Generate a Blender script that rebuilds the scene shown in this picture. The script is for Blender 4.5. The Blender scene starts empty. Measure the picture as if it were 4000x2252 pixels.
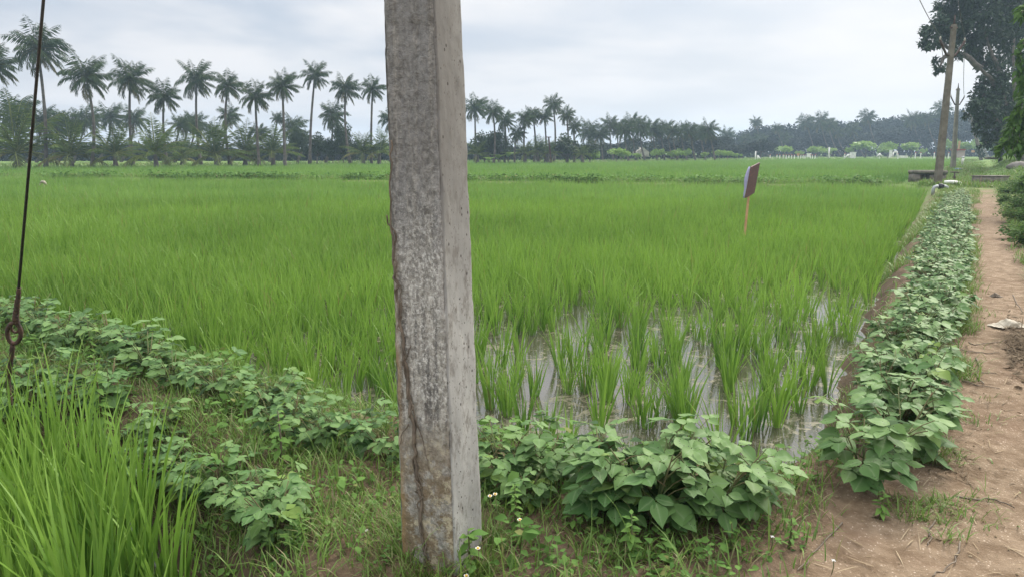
import bpy, math, random
import numpy as np
from mathutils import Vector, Matrix
R = np.random.RandomState(7)
random.seed(7)
C = bpy.context.scene.collection
scn = bpy.context.scene
F, H = 2750.0, 1.6
PITCH = math.atan((1126-588)/F)
PX = 2000.0

# ------------------------------------------------------------------ layout helpers
def ray(px, py):
    u = (px-PX)/F; v = -(py-1126)/F
    return np.array([u, math.cos(PITCH)+v*math.sin(PITCH), -math.sin(PITCH)+v*math.cos(PITCH)])
def at(px, py, z=0.0):
    d = ray(px, py); return np.array([0, 0, H])+d*((z-H)/d[2])
def aty(px, py, y):
    d = ray(px, py); return np.array([0, 0, H])+d*(y/d[1])
def sstep(a, b, x):
    t = np.clip((x-a)/(b-a), 0, 1); return t*t*(3-2*t)

# ------------------------------------------------------------------ object helpers
def link(o, parent=None):
    C.objects.link(o)
    if parent is not None: o.parent = parent
    return o
def tag(o, label=None, cat=None, group=None, kind=None):
    if label: o['label'] = label
    if cat: o['category'] = cat
    if group: o['group'] = group
    if kind: o['kind'] = kind
    return o
def thing(name, label, cat, loc=(0, 0, 0), rz=0.0, group=None, scale=None):
    o = bpy.data.objects.new(name, None); o.location = loc; o.rotation_euler = (0, 0, rz)
    o.empty_display_size = 0.1
    if scale is not None: o.scale = (scale,)*3
    return link(tag(o, label, cat, group))
def dup(root, loc, rz=0.0, scale=1.0, label=None, group=None):
    r = root.copy(); r.location = loc; r.rotation_euler = (0, 0, rz)
    r.scale = (scale,)*3 if np.isscalar(scale) else scale
    C.objects.link(r)
    if label: r['label'] = label
    if group: r['group'] = group
    for ch in root.children:
        c = ch.copy(); C.objects.link(c); c.parent = r
        for g in ch.children:
            d = g.copy(); C.objects.link(d); d.parent = c
    return r

class MB:
    """collects verts / quads / tris plus a colour attribute"""
    def __init__(s): s.v = []; s.q = []; s.t = []; s.c = []; s.n = 0
    def add(s, v, q=None, t=None, c=None):
        v = np.asarray(v, float).reshape(-1, 3)
        if q is not None and len(q): s.q.append(np.asarray(q, int).reshape(-1, 4)+s.n)
        if t is not None and len(t): s.t.append(np.asarray(t, int).reshape(-1, 3)+s.n)
        if c is None: c = np.zeros((len(v), 3))
        c = np.asarray(c, float)
        if c.ndim == 1: c = np.tile(c, (len(v), 1))
        s.v.append(v); s.c.append(c); s.n += len(v)
        return s
    def mesh(s, name, mat, smooth=True):
        v = np.concatenate(s.v); c = np.concatenate(s.c)
        q = np.concatenate(s.q) if s.q else np.zeros((0, 4), int)
        t = np.concatenate(s.t) if s.t else np.zeros((0, 3), int)
        me = bpy.data.meshes.new(name)
        me.vertices.add(len(v)); me.vertices.foreach_set('co', v.astype(np.float32).ravel())
        me.loops.add(len(q)*4+len(t)*3)
        me.loops.foreach_set('vertex_index', np.concatenate([q.ravel(), t.ravel()]).astype(np.int32))
        me.polygons.add(len(q)+len(t))
        st = np.concatenate([np.arange(len(q))*4, len(q)*4+np.arange(len(t))*3]).astype(np.int32)
        me.polygons.foreach_set('loop_start', st)
        me.polygons.foreach_set('use_smooth', np.full(len(q)+len(t), smooth))
        a = me.attributes.new('Col', 'FLOAT_COLOR', 'POINT')
        a.data.foreach_set('color', np.hstack([c, np.ones((len(c), 1))]).astype(np.float32).ravel())
        me.update(calc_edges=True); me.validate()
        me.materials.append(mat)
        return me
    def build(s, name, mat, parent=None, smooth=True):
        return link(bpy.data.objects.new(name, s.mesh(name, mat, smooth)), parent)

def tube(mb, pts, rad, sides=7, col=(0, 0, 0), cap=True):
    pts = np.asarray(pts, float); n = len(pts); rad = np.broadcast_to(np.asarray(rad, float), (n,))
    tan = np.gradient(pts, axis=0); tan /= np.linalg.norm(tan, axis=1)[:, None]+1e-9
    up = np.array([0, 0, 1.0]) if abs(tan[0][2]) < .9 else np.array([1.0, 0, 0])
    V = []
    for i in range(n):
        a = np.cross(tan[i], up); a /= np.linalg.norm(a)+1e-9; b = np.cross(tan[i], a); up = np.cross(a, tan[i])
        th = np.arange(sides)*2*math.pi/sides
        V.append(pts[i]+rad[i]*(np.cos(th)[:, None]*a+np.sin(th)[:, None]*b))
    V = np.concatenate(V); q = []
    for i in range(n-1):
        for k in range(sides):
            k2 = (k+1) % sides
            q.append((i*sides+k, i*sides+k2, (i+1)*sides+k2, (i+1)*sides+k))
    t = []
    if cap:
        V = np.vstack([V, pts[0], pts[-1]]); a, b = n*sides, n*sides+1
        for k in range(sides):
            k2 = (k+1) % sides
            t += [(k2, k, a), ((n-1)*sides+k, (n-1)*sides+k2, b)]
    mb.add(V, q, t, col)
def box(mb, c, d, M=None, col=(0, 0, 0)):
    s = np.array([[x, y, z] for x in (-.5, .5) for y in (-.5, .5) for z in (-.5, .5)])*np.array(d)+np.array(c)
    if M is not None: s = np.array([M @ Vector(p) for p in s])
    mb.add(s, [(0, 1, 3, 2), (4, 6, 7, 5), (0, 4, 5, 1), (2, 3, 7, 6), (0, 2, 6, 4), (1, 5, 7, 3)], None, col)

def unit(v): return v/(np.linalg.norm(v, axis=-1, keepdims=True)+1e-9)
def leaves(mb, base, d, n, L, W, col, ts, ws, fold=.12, droop=.25, vein=False):
    """N leaves, each a folded strip of stations ts with half-widths ws (in L*W)"""
    N = len(base); base = np.asarray(base, float); d = unit(np.asarray(d, float)); side = unit(np.cross(d, n)); n = np.cross(side, d)
    L = np.broadcast_to(L, (N,)); W = np.broadcast_to(W, (N,)); dr = np.broadcast_to(droop, (N,))
    S = len(ts); V = np.zeros((N, S, 3, 3))
    for i, (t, w) in enumerate(zip(ts, ws)):
        mid = base+d*(L*t)[:, None]-n*(dr*L*t*t)[:, None]
        for j, sg in enumerate((-1, 0, 1)):
            V[:, i, j] = mid+side*(sg*w*W*L)[:, None]+n*(abs(sg)*fold*w*W*L)[:, None]
    q = []
    for i in range(S-1):
        for j in range(2):
            q.append((i*3+j, i*3+j+1, (i+1)*3+j+1, (i+1)*3+j))
    Q = np.array(q)[None]+(np.arange(N)*S*3)[:, None, None]
    cc = np.repeat(np.asarray(col, float).reshape(N, 1, 3), S*3, axis=1).copy()
    if vein: c4 = cc.reshape(N, S, 3, 3); c4[:, :, 1, 1] = 1.0; c4[:, :, 0, 1] = 0; c4[:, :, 2, 1] = 0
    mb.add(V.reshape(-1, 3), Q.reshape(-1, 4), None, cc.reshape(-1, 3))
OV_T = (0, .06, .16, .3, .45, .6, .76, .9, 1.0); OV_W = (.06, .40, .72, .97, 1.0, .84, .54, .22, .02)
def rhombs(mb, base, d, n, L, W, col):
    N = len(base); d = unit(d); side = unit(np.cross(d, n)); L = np.broadcast_to(L, (N,))[:, None]; W = np.broadcast_to(W, (N,))[:, None]
    V = np.stack([base, base+d*L*.45+side*L*W, base+d*L, base+d*L*.45-side*L*W], 1)
    Q = np.arange(N*4).reshape(N, 4)
    mb.add(V.reshape(-1, 3), Q, None, np.repeat(np.asarray(col).reshape(N, 3), 4, axis=0))
def blades(mb, base, az, L, lean, bend, w, rnd, dry, segs=3, twist=None):
    """grass-like blades: lean = initial tilt (rad), bend = extra tilt gained to the tip"""
    N = len(base); h = np.stack([np.cos(az), np.sin(az), np.zeros(N)], 1)
    tw = az+math.pi/2 if twist is None else twist
    side = np.stack([np.cos(tw), np.sin(tw), np.zeros(N)], 1)
    P = np.asarray(base, float).copy(); V = np.zeros((N, segs+1, 2, 3)); cc = np.zeros((N, segs+1, 2, 3))
    for i in range(segs+1):
        t = i/segs
        ww = w*(.55+.9*t if t < .4 else .91*(1-((t-.4)/.6)**1.5)+.03)
        V[:, i, 0] = P-side*(ww*.5)[:, None]; V[:, i, 1] = P+side*(ww*.5)[:, None]
        cc[:, i, :, 0] = rnd[:, None]; cc[:, i, :, 1] = t; cc[:, i, :, 2] = (dry)[:, None]
        a = lean+bend*((t+.5/segs)**1.6)
        P = P+(h*np.sin(a)[:, None]+np.array([0, 0, 1.])*np.cos(a)[:, None])*(L/segs)[:, None]
    q = np.array([(i*2, i*2+1, i*2+3, i*2+2) for i in range(segs)])
    Q = q[None]+(np.arange(N)*(segs+1)*2)[:, None, None]
    mb.add(V.reshape(-1, 3), Q.reshape(-1, 4), None, cc.reshape(-1, 3))

# ------------------------------------------------------------------ numpy noise
def _hash(i, j, s):
    h = (i*374761393+j*668265263+s*1442695041) & 0xffffffff
    h = ((h ^ (h >> 13))*1274126177) & 0xffffffff
    return ((h ^ (h >> 16)) & 0xffff)/65535.0
def vnoise(x, y, s=0):
    xi = np.floor(x).astype(np.int64); yi = np.floor(y).astype(np.int64); fx = x-xi; fy = y-yi
    fx = fx*fx*(3-2*fx); fy = fy*fy*(3-2*fy)
    a = _hash(xi, yi, s); b = _hash(xi+1, yi, s); c = _hash(xi, yi+1, s); d = _hash(xi+1, yi+1, s)
    return (a*(1-fx)+b*fx)*(1-fy)+(c*(1-fx)+d*fx)*fy
def fbm(x, y, s=0, o=4):
    r = 0; a = .5
    for k in range(o): r = r+a*vnoise(x*2**k, y*2**k, s+k*17); a *= .5
    return r

# ------------------------------------------------------------------ materials
def mat(name):
    m = bpy.data.materials.new(name); m.use_nodes = True; nt = m.node_tree; nt.nodes.clear()
    out = nt.nodes.new('ShaderNodeOutputMaterial'); return m, nt, out
class NT:
    def __init__(s, nt): s.nt = nt
    def n(s, typ, ins=None, **kw):
        nd = s.nt.nodes.new('ShaderNode'+typ)
        for k, v in kw.items(): setattr(nd, k, v)
        for k, v in (ins or {}).items():
            if isinstance(v, bpy.types.NodeSocket): s.nt.links.new(v, nd.inputs[k])
            else: nd.inputs[k].default_value = v
        return nd
    def mix(s, f, a, b, mode='MIX'):
        nd = s.nt.nodes.new('ShaderNodeMix'); nd.data_type = 'RGBA'; nd.blend_type = mode
        for i, v in ((0, f), (6, a), (7, b)):
            if isinstance(v, bpy.types.NodeSocket): s.nt.links.new(v, nd.inputs[i])
            else: nd.inputs[i].default_value = (v if i == 0 else (*v, 1))
        return nd.outputs[2]
    def math(s, op, a, b=None, c=None, clamp=False):
        nd = s.nt.nodes.new('ShaderNodeMath'); nd.operation = op; nd.use_clamp = clamp
        for i, v in enumerate((a, b, c)):
            if v is None: continue
            if isinstance(v, bpy.types.NodeSocket): s.nt.links.new(v, nd.inputs[i])
            else: nd.inputs[i].default_value = v
        return nd.outputs[0]
    def ramp(s, f, a, b):
        nd = s.nt.nodes.new('ShaderNodeMapRange'); nd.interpolation_type = 'SMOOTHSTEP'
        s.nt.links.new(f, nd.inputs[0]); nd.inputs[1].default_value = a; nd.inputs[2].default_value = b
        return nd.outputs[0]
    def noise(s, vec, scale, detail=4, rough=.55, dist=0):
        nd = s.n('TexNoise', {'Scale': scale, 'Detail': detail, 'Roughness': rough, 'Distortion': dist})
        if vec is not None: s.nt.links.new(vec, nd.inputs['Vector'])
        return nd.outputs['Fac']
def leaf_mat(name, a, b, dry=(.30, .24, .10), tip=None, trans=.35, rough=.5, spec=.35, spots=0, under=None, vein=None):
    m, nt, out = mat(name); k = NT(nt)
    at_ = k.n('Attribute', attribute_name='Col'); sp = k.n('SeparateColor', {0: at_.outputs['Color']})
    oi = k.n('ObjectInfo'); r = k.math('ADD', k.math('MULTIPLY', sp.outputs[0], .8), k.math('MULTIPLY', oi.outputs['Random'], .2))
    col = k.mix(r, a, b)
    if vein: col = k.mix(k.math('MULTIPLY', k.math('POWER', sp.outputs[1], 9.0), .6), col, vein)
    if tip: col = k.mix(k.math('MULTIPLY', k.math('POWER', sp.outputs[1], 2.0), .6), col, tip)
    col = k.mix(sp.outputs[2], col, dry)
    geo = k.n('NewGeometry'); ns = k.noise(geo.outputs['Position'], 9.0, 3)
    col = k.mix(k.math('MULTIPLY', ns, .45), col, tuple(x*.6 for x in a))
    if spots:
        v = k.n('TexVoronoi', {'Scale': spots}); nt.links.new(geo.outputs['Position'], v.inputs['Vector'])
        f = k.math('LESS_THAN', v.outputs['Distance'], .16)
        f = k.math('MULTIPLY', f, k.math('GREATER_THAN', k.noise(geo.outputs['Position'], 7), .50))
        col = k.mix(f, col, (.035, .035, .02))
    if under: col = k.mix(geo.outputs['Backfacing'], col, under)
    p = k.n('BsdfPrincipled', {'Base Color': col, 'Roughness': rough, 'Specular IOR Level': spec})
    tr = k.n('BsdfTranslucent', {'Color': col}); mx = k.n('MixShader', {0: trans, 1: p.outputs[0], 2: tr.outputs[0]})
    nt.links.new(mx.outputs[0], out.inputs[0]); return m
def plain(name, col, col2=None, scale=8, rough=.8, bump=.2, bscale=40, metal=0, spec=.3):
    m, nt, out = mat(name); k = NT(nt); tc = k.n('TexCoord'); v = tc.outputs['Object']
    c = k.mix(k.ramp(k.noise(v, scale, 5), .35, .68), col, col2 or tuple(x*.7 for x in col))
    bn = k.n('Bump', {'Strength': bump, 'Distance': .02, 'Height': k.noise(v, bscale, 4)})
    p = k.n('BsdfPrincipled', {'Base Color': c, 'Roughness': rough, 'Metallic': metal, 'Specular IOR Level': spec, 'Normal': bn.outputs[0]})
    nt.links.new(p.outputs[0], out.inputs[0]); return m

M_rice = leaf_mat('rice_leaf', (.048, .145, .017), (.265, .46, .062), tip=(.31, .46, .09), trans=.32, rough=.5, spec=.3)
M_ricefar = leaf_mat('rice_leaf_far', (.085, .205, .034), (.275, .45, .095), tip=(.24, .37, .08), trans=.42, spec=.3)
M_bean = leaf_mat('bean_leaf', (.058, .15, .038), (.205, .325, .10), dry=(.20, .30, .05), trans=.25, rough=.6, spec=.28, spots=62, under=(.16, .25, .14), vein=(.24, .34, .17))
M_stem = plain('green_stem', (.10, .14, .05), (.12, .08, .04), bump=.05)
M_grass = leaf_mat('bund_grass_leaf', (.08, .165, .03), (.21, .34, .06), tip=(.2, .28, .07), dry=(.34, .27, .15), trans=.35)
M_weed = leaf_mat('weed_leaf', (.075, .17, .04), (.18, .31, .07), trans=.3, spec=.12, rough=.7)
M_straw = leaf_mat('straw', (.27, .20, .12), (.42, .34, .23), trans=.1, spec=.08, rough=.9)
M_litter = leaf_mat('dead_leaves', (.10, .075, .05), (.27, .21, .145), trans=.05, spec=.03, rough=.95)
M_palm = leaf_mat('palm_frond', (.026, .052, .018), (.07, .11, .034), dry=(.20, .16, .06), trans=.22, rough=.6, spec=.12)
M_palmy = leaf_mat('young_palm_frond', (.018, .042, .012), (.20, .28, .062), dry=(.25, .21, .07), trans=.28, rough=.6, spec=.12)
M_ptrunk = plain('palm_trunk', (.075, .063, .055), (.135, .115, .098), scale=3, bump=.6, bscale=12)
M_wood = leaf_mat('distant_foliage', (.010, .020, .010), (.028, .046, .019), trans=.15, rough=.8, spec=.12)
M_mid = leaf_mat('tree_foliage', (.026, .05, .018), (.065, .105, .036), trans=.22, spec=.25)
M_shrub = leaf_mat('shrub_leaf', (.05, .105, .028), (.12, .20, .05), trans=.3, rough=.8, spec=.08)
M_lime = leaf_mat('lime_foliage', (.17, .29, .05), (.30, .44, .09), trans=.35)
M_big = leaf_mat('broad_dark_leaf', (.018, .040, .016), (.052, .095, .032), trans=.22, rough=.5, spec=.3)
M_hang = leaf_mat('drooping_leaf', (.045, .10, .022), (.12, .21, .045), trans=.3, spec=.1, rough=.8)
M_bark = plain('bark', (.08, .068, .056), (.15, .128, .106), scale=5, bump=.8, bscale=14)
M_conc = plain('old_concrete', (.20, .175, .14), (.10, .09, .075), scale=5, bump=.4, bscale=30)
M_conc2 = plain('grey_concrete', (.42, .39, .34), (.26, .24, .21), scale=2.5, bump=.3)
M_rock = plain('weathered_stone', (.19, .17, .15), (.11, .10, .085), scale=3, bump=.5)
M_iron = plain('rusty_iron', (.045, .03, .025), (.09, .045, .03), scale=30, rough=.75, bump=.3, bscale=120, spec=.4)
M_wire = plain('dark_steel_wire', (.03, .028, .027), (.06, .045, .038), scale=60, rough=.6, bump=.3, bscale=200, spec=.4)
M_white = plain('white_paint', (.78, .77, .74), (.6, .58, .54), scale=3)
M_red = plain('red_paint', (.42, .10, .07), (.3, .08, .06))
M_pvc = plain('grey_pvc', (.40, .42, .43), (.32, .33, .33), rough=.45, bump=.05, spec=.5)
M_black = plain('black_rubber', (.015, .016, .022), (.03, .03, .035), rough=.6)
M_blue = plain('blue_plastic', (.10, .25, .55), (.3, .4, .6))
M_bag = plain('cream_plastic', (.40, .36, .28), (.28, .235, .17), scale=12, rough=.6, bump=.3)
M_twig = plain('dry_twig', (.10, .08, .06), (.20, .16, .12), scale=20)
M_paint = plain('sign_wood', (.50, .29, .15), (.38, .20, .10), scale=6, rough=.6)

# ground
PC = np.array([6.0, 8.61])
def path_rs(x, y):
    return (x-PC[0])*.836-(y-PC[1])*.548, (x-PC[0])*.548+(y-PC[1])*.836
def path_mask(x, y):
    r, s = path_rs(x, y); nz = (fbm(x*1.3, y*1.3, 5)-.47)*.35
    near = 1-sstep(-6.5, -4.0, s)
    left = -.27-.42*near; right = .29+.9*(1-sstep(-5, 1.0, s))
    m = sstep(left-.12, left+.1, r+nz)*(1-sstep(right-.1, right+.14, r+nz))
    return m*(1-sstep(28.5, 30, s))
def sdist(poly, x, y):
    poly = np.array(poly, float); inside = np.zeros(x.shape, bool); d = np.full(x.shape, 1e9)
    n = len(poly)
    for i in range(n):
        a = poly[i]; b = poly[(i+1) % n]; e = b-a
        t = np.clip(((x-a[0])*e[0]+(y-a[1])*e[1])/(e@e), 0, 1)
        d = np.minimum(d, np.hypot(x-a[0]-t*e[0], y-a[1]-t*e[1]))
        if a[1] != b[1]:
            c = ((a[1] > y) != (b[1] > y)) & (x < (b[0]-a[0])*(y-a[1])/(b[1]-a[1])+a[0]); inside ^= c
    return np.where(inside, d, -d)
PA = [(1.40, 3.68), (1.80, 4.05), (5.75, 10.65), (18.1, 30.6), (17.6, 33.0), (-32, 43.6), (-70, 52), (-11, 11.6), (-6.1, 8.2), (-3.2, 6.1), (-2.05, 5.4), (-.9, 4.55), (-.15, 4.12), (.6, 3.8)]
PCC = [(-1.42, 2.9), (-1.95, 3.5), (-2.6, 4.0), (-3.42, 4.36), (-8, 8.2), (-11, 6), (-11, -3), (-1.1, -3), (-1.15, 2.3)]
PB = [(18.6, 35.0), (37.5, 62.5), (84, 134), (84, 152), (60, 134), (33, 112), (9, 92), (-6, 97), (-16, 86.5), (-31.5, 73), (-60, 64), (-70, 53.8), (-32, 45.4)]
def wob(x, y): return (fbm(x*2.2, y*2.2, 31, 3)-.45)*.22
def ground_h(x, y):
    nz = wob(x, y)
    z = np.zeros_like(x)
    z -= .40*sstep(-.38, .14, sdist(PA, x, y)+nz)
    z -= .40*sstep(-.42, .16, sdist(PCC, x, y)+nz)
    z -= .33*sstep(-.5, .3, sdist(PB, x, y))
    r, s = path_rs(x, y)
    z += .62*sstep(.35, 1.7, r)*sstep(27, 44, s)*(1-sstep(140, 200, s))
    z += .16*sstep(.45, 1.5, r)*(1-sstep(27, 44, s))
    pm = path_mask(x, y)
    near = np.exp(-(np.hypot(x, y)/14)**2)
    z += near*((fbm(x*3, y*3, 3)-.47)*.09*(1-.25*pm)+(fbm(x*14, y*14, 9, 3)-.44)*.03) - .03*pm*(r < 3)
    z += (fbm(x*.15, y*.15, 40, 3)-.45)*.15*sstep(20, 60, np.hypot(x, y))*0
    return z
def gz(x, y): return float(ground_h(np.array([float(x)]), np.array([float(y)]))[0])

def axis(lo, hi, c0, c1, st, g):
    a = list(np.arange(c0, c1, st)); d = st; x = a[-1]
    while x < hi: d *= g; x += d; a.append(x)
    d = st; x = a[0]; b = []
    while x > lo: d *= g; x -= d; b.append(x)
    return np.array(b[::-1]+a)
gx = axis(-420, 420, -5, 6.0, .04, 1.085); gy = axis(-40, 640, 1.2, 9.0, .04, 1.055)
X, Y = np.meshgrid(gx, gy); Z = ground_h(X, Y)
pm = path_mask(X, Y)
dA = sdist(PA, X, Y); dC = sdist(PCC, X, Y); dB = sdist(PB, X, Y)
mud = np.maximum(sstep(-.40, -.02, dA+wob(X, Y)), sstep(-.75, -.1, dC+wob(X, Y)))
_, S_ = path_rs(X, Y); R_, _ = path_rs(X, Y)
green = np.clip(sstep(26, 40, np.hypot(X, Y))*(1-sstep(-1, 0, dA))+sstep(12, 26, np.hypot(X, Y))*sstep(-.5, .5, dA)*.8, 0, 1)
green = np.maximum(green, .75*sstep(.3, .9, R_)*sstep(2, 8, S_))*(1-pm)
gcol = np.stack([pm, mud, green], -1).reshape(-1, 3)
nx, ny = len(gx), len(gy)
idx = np.arange(nx*ny).reshape(ny, nx)
quads = np.stack([idx[:-1, :-1], idx[:-1, 1:], idx[1:, 1:], idx[1:, :-1]], -1).reshape(-1, 4)
pmf = pm.reshape(-1)[quads].mean(1) > .5
m, nt, out = mat('soil'); k = NT(nt)
geo = k.n('NewGeometry'); pos = geo.outputs['Position']
sp = k.n('SeparateColor', {0: k.n('Attribute', attribute_name='Col').outputs['Color']})
n1 = k.noise(pos, 1.1, 5); n2 = k.noise(pos, 9, 6, .65); n3 = k.noise(pos, 60, 5, .7)
soil = k.mix(k.ramp(n2, .3, .7), (.095, .066, .042), (.20, .14, .092))
soil = k.mix(k.ramp(n3, .5, .75), soil, (.31, .22, .145))
pth = k.mix(k.ramp(n2, .3, .7), (.16, .110, .069), (.275, .204, .138))
pth = k.mix(k.math('MULTIPLY', k.ramp(n1, .5, .72), .6), pth, (.165, .105, .068))
pth = k.mix(k.math('MULTIPLY', k.ramp(n3, .56, .72), .7), pth, (.42, .32, .235))
vo = k.n('TexVoronoi', {'Scale': 55.0}); nt.links.new(pos, vo.inputs['Vector'])
pth = k.mix(k.math('MULTIPLY', k.math('LESS_THAN', vo.outputs['Distance'], .2), k.ramp(n2, .45, .6)), pth, (.52, .42, .33))
c = k.mix(k.math('ADD', sp.outputs[0], k.math('MULTIPLY', k.math('SUBTRACT', n2, .5), .5), clamp=True), soil, pth)
c = k.mix(sp.outputs[1], c, k.mix(n2, (.055, .04, .026), (.13, .095, .06)))
grs = k.mix(k.ramp(n1, .3, .7), (.075, .14, .03), (.15, .23, .06)); grs = k.mix(k.ramp(k.noise(pos, .25, 3), .5, .7), grs, (.22, .24, .10))
c = k.mix(sp.outputs[2], c, grs)
bmp = k.n('Bump', {'Strength': .75, 'Distance': .02, 'Height': k.math('ADD', k.math('MULTIPLY', n2, 1.2), n3)})
p = k.n('BsdfPrincipled', {'Base Color': c, 'Normal': bmp.outputs[0], 'Specular IOR Level': .12})
nt.links.new(k.math('SUBTRACT', .95, k.math('MULTIPLY', sp.outputs[1], .1)), p.inputs['Roughness'])
nt.links.new(p.outputs[0], out.inputs[0]); M_soil = m
V = np.stack([X, Y, Z], -1).reshape(-1, 3)
def sub(name, sel):
    used = np.unique(quads[sel]); mp = np.full(len(V), -1); mp[used] = np.arange(len(used))
    mb = MB(); mb.add(V[used], mp[quads[sel]], None, gcol[used]); return tag(mb.build(name, M_soil), kind='structure')
sub('ground', ~pmf); sub('path', pmf)

# water
m, nt, out = mat('paddy_water'); k = NT(nt); pos = k.n('NewGeometry').outputs['Position']
n1 = k.noise(pos, 1.6, 6, .65); n2 = k.noise(pos, 16, 4, .6); n4 = k.noise(pos, 5, 5, .7, 1.0)
scum = k.math('MULTIPLY', k.ramp(n4, .50, .62), k.ramp(n1, .40, .6))
scum = k.math('ADD', scum, k.math('MULTIPLY', k.ramp(k.noise(pos, 34, 3), .62, .68), k.ramp(n1, .35, .55)), clamp=True)
bmp = k.n('Bump', {'Strength': .12, 'Distance': .01, 'Height': n2})
wp = k.n('BsdfPrincipled', {'Base Color': (.055, .05, .036, 1), 'Roughness': .03, 'IOR': 1.9, 'Specular IOR Level': 1.0, 'Normal': bmp.outputs[0]})
scp = k.n('BsdfPrincipled', {'Base Color': k.mix(n2, (.115, .105, .055), (.20, .18, .11)), 'Roughness': .6})
mx = k.n('MixShader', {0: scum, 1: wp.outputs[0], 2: scp.outputs[0]}); nt.links.new(mx.outputs[0], out.inputs[0]); M_water = m
mb = MB(); mb.add([(-12, -4, -.335), (-1.05, -4, -.335), (-1.05, 2.9, -.335), (-4.5, 8.2, -.335), (-12, 12, -.335)], None, [(0, 1, 2), (0, 2, 3), (0, 3, 4)]); tag(mb.build('water', M_water), kind='structure')
mb = MB(); mb.add([(-20, 14.5, -.335), (-6.6, 8.1, -.335), (-.9, 4.1, -.335), (1.6, 3.3, -.335), (2.2, 3.9, -.335), (6.3, 10.6, -.335), (10, 17, -.335), (-20, 26, -.335)], None, [(0, 1, 6), (1, 2, 5), (2, 3, 4), (2, 4, 5), (1, 5, 6), (0, 6, 7)]); tag(mb.build('water', M_water), kind='structure')

# ------------------------------------------------------------------ near concrete pole
m, nt, out = mat('weathered_concrete'); k = NT(nt)
obj = k.n('TexCoord').outputs['Object']; sp = k.n('SeparateColor', {0: k.n('Attribute', attribute_name='Col').outputs['Color']}); front = sp.outputs[0]
xyz = k.n('SeparateXYZ', {0: obj}); zz = xyz.outputs[2]
def mapv(sx, sy, sz):
    mp = k.n('Mapping', {'Scale': (sx, sy, sz)}); nt.links.new(obj, mp.inputs[0]); return mp.outputs[0]
streak = k.noise(mapv(34, 34, 1.6), 1, 4, .65); streak2 = k.noise(mapv(90, 90, 5), 1, 3, .6)
big = k.noise(mapv(3, 3, 1.2), 1, 4, .6); fine = k.noise(obj, 110, 5, .7); med = k.noise(obj, 38, 5, .65, .6)
# rough cast front face
grain = k.math('ADD', k.math('MULTIPLY', med, .55), k.math('MULTIPLY', k.noise(mapv(70, 70, 45), 1, 5, .7), .45))
fr = k.mix(k.ramp(grain, .38, .62), (.245, .228, .198), (.52, .49, .43))
fr = k.mix(k.math('MULTIPLY', k.ramp(streak2, .42, .62), .45), fr, (.20, .188, .168))
mould = k.math('MULTIPLY', k.ramp(zz, .95, 1.45), k.math('ADD', .55, k.math('MULTIPLY', k.ramp(streak, .36, .6), .45)))
mould2 = k.math('MULTIPLY', k.math('MULTIPLY', k.ramp(zz, .52, .62), k.math('SUBTRACT', 1.0, k.ramp(zz, .85, 1.2))), k.ramp(streak, .45, .6))
fr = k.mix(k.math('MULTIPLY', mould, .88), fr, k.mix(k.ramp(k.math('ADD', k.math('MULTIPLY', grain, .55), k.math('MULTIPLY', streak, .45)), .38, .60), (.07, .068, .066), (.235, .23, .22)))
fr = k.mix(k.math('MULTIPLY', mould2, .8), fr, (.095, .09, .085))
wz = k.math('MULTIPLY', k.ramp(zz, .45, .7), k.math('SUBTRACT', 1.0, k.ramp(zz, 1.2, 1.6)))
fr = k.mix(k.math('MULTIPLY', k.math('MULTIPLY', k.ramp(k.noise(mapv(75, 75, 50), 1, 6, .8), .46, .66), wz), .95), fr, (.70, .68, .62))
joint = k.math('MULTIPLY', k.ramp(xyz.outputs[0], .055, .075), k.math('MULTIPLY', k.ramp(streak2, .4, .55), k.ramp(zz, .9, 1.1)))
fr = k.mix(k.math('MULTIPLY', joint, .35), fr, (.42, .40, .37))
low = k.math('SUBTRACT', 1.0, k.ramp(zz, .25, .75))
fr = k.mix(k.math('MULTIPLY', k.math('MULTIPLY', low, k.ramp(k.noise(obj, 14, 5, .7), .40, .56)), .85), fr, (.185, .13, .068))
fr = k.mix(k.math('MULTIPLY', k.ramp(k.noise(obj, 22, 5, .7), .52, .64), low), fr, (.48, .42, .30))
edge = k.ramp(xyz.outputs[0], -.085, -.118)
fr = k.mix(k.math('MULTIPLY', k.math('MULTIPLY', edge, k.math('SUBTRACT', 1.0, k.ramp(zz, 1.15, 1.35))), k.ramp(big, .3, .6)), fr, (.30, .20, .095))
# cast side face
sd = k.mix(k.ramp(big, .3, .7), (.265, .26, .245), (.385, .378, .355))
sd = k.mix(k.math('MULTIPLY', k.ramp(k.noise(mapv(26, 26, 15), 1, 5, .7), .48, .68), .75), sd, (.15, .135, .118))
sd = k.mix(k.math('MULTIPLY', k.ramp(zz, .95, 1.5), k.math('MULTIPLY', k.ramp(big, .25, .55), .85)), sd, (.15, .142, .13))
vo = k.n('TexVoronoi', {'Scale': 26.0, 'Randomness': 1.0}); nt.links.new(mapv(1, 1, .85), vo.inputs['Vector'])
pit = k.math('MULTIPLY', k.math('LESS_THAN', vo.outputs['Distance'], .13), k.math('GREATER_THAN', k.noise(obj, 9, 3), .47))
sd = k.mix(pit, sd, (.07, .062, .055))
vo2 = k.n('TexVoronoi', {'Scale': 70.0}); nt.links.new(mapv(1, 1, .75), vo2.inputs['Vector'])
pit2 = k.math('MULTIPLY', k.math('LESS_THAN', vo2.outputs['Distance'], .2), k.math('GREATER_THAN', med, .5))
sd = k.mix(k.math('MULTIPLY', pit2, .8), sd, (.13, .115, .10))
c = k.mix(front, sd, fr)
hgt = k.math('ADD', k.math('MULTIPLY', k.math('ADD', med, k.math('MULTIPLY', fine, .6)), k.math('ADD', k.math('MULTIPLY', front, .9), .12)), k.math('MULTIPLY', k.math('ADD', pit, k.math('MULTIPLY', pit2, .3)), -.5))
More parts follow.
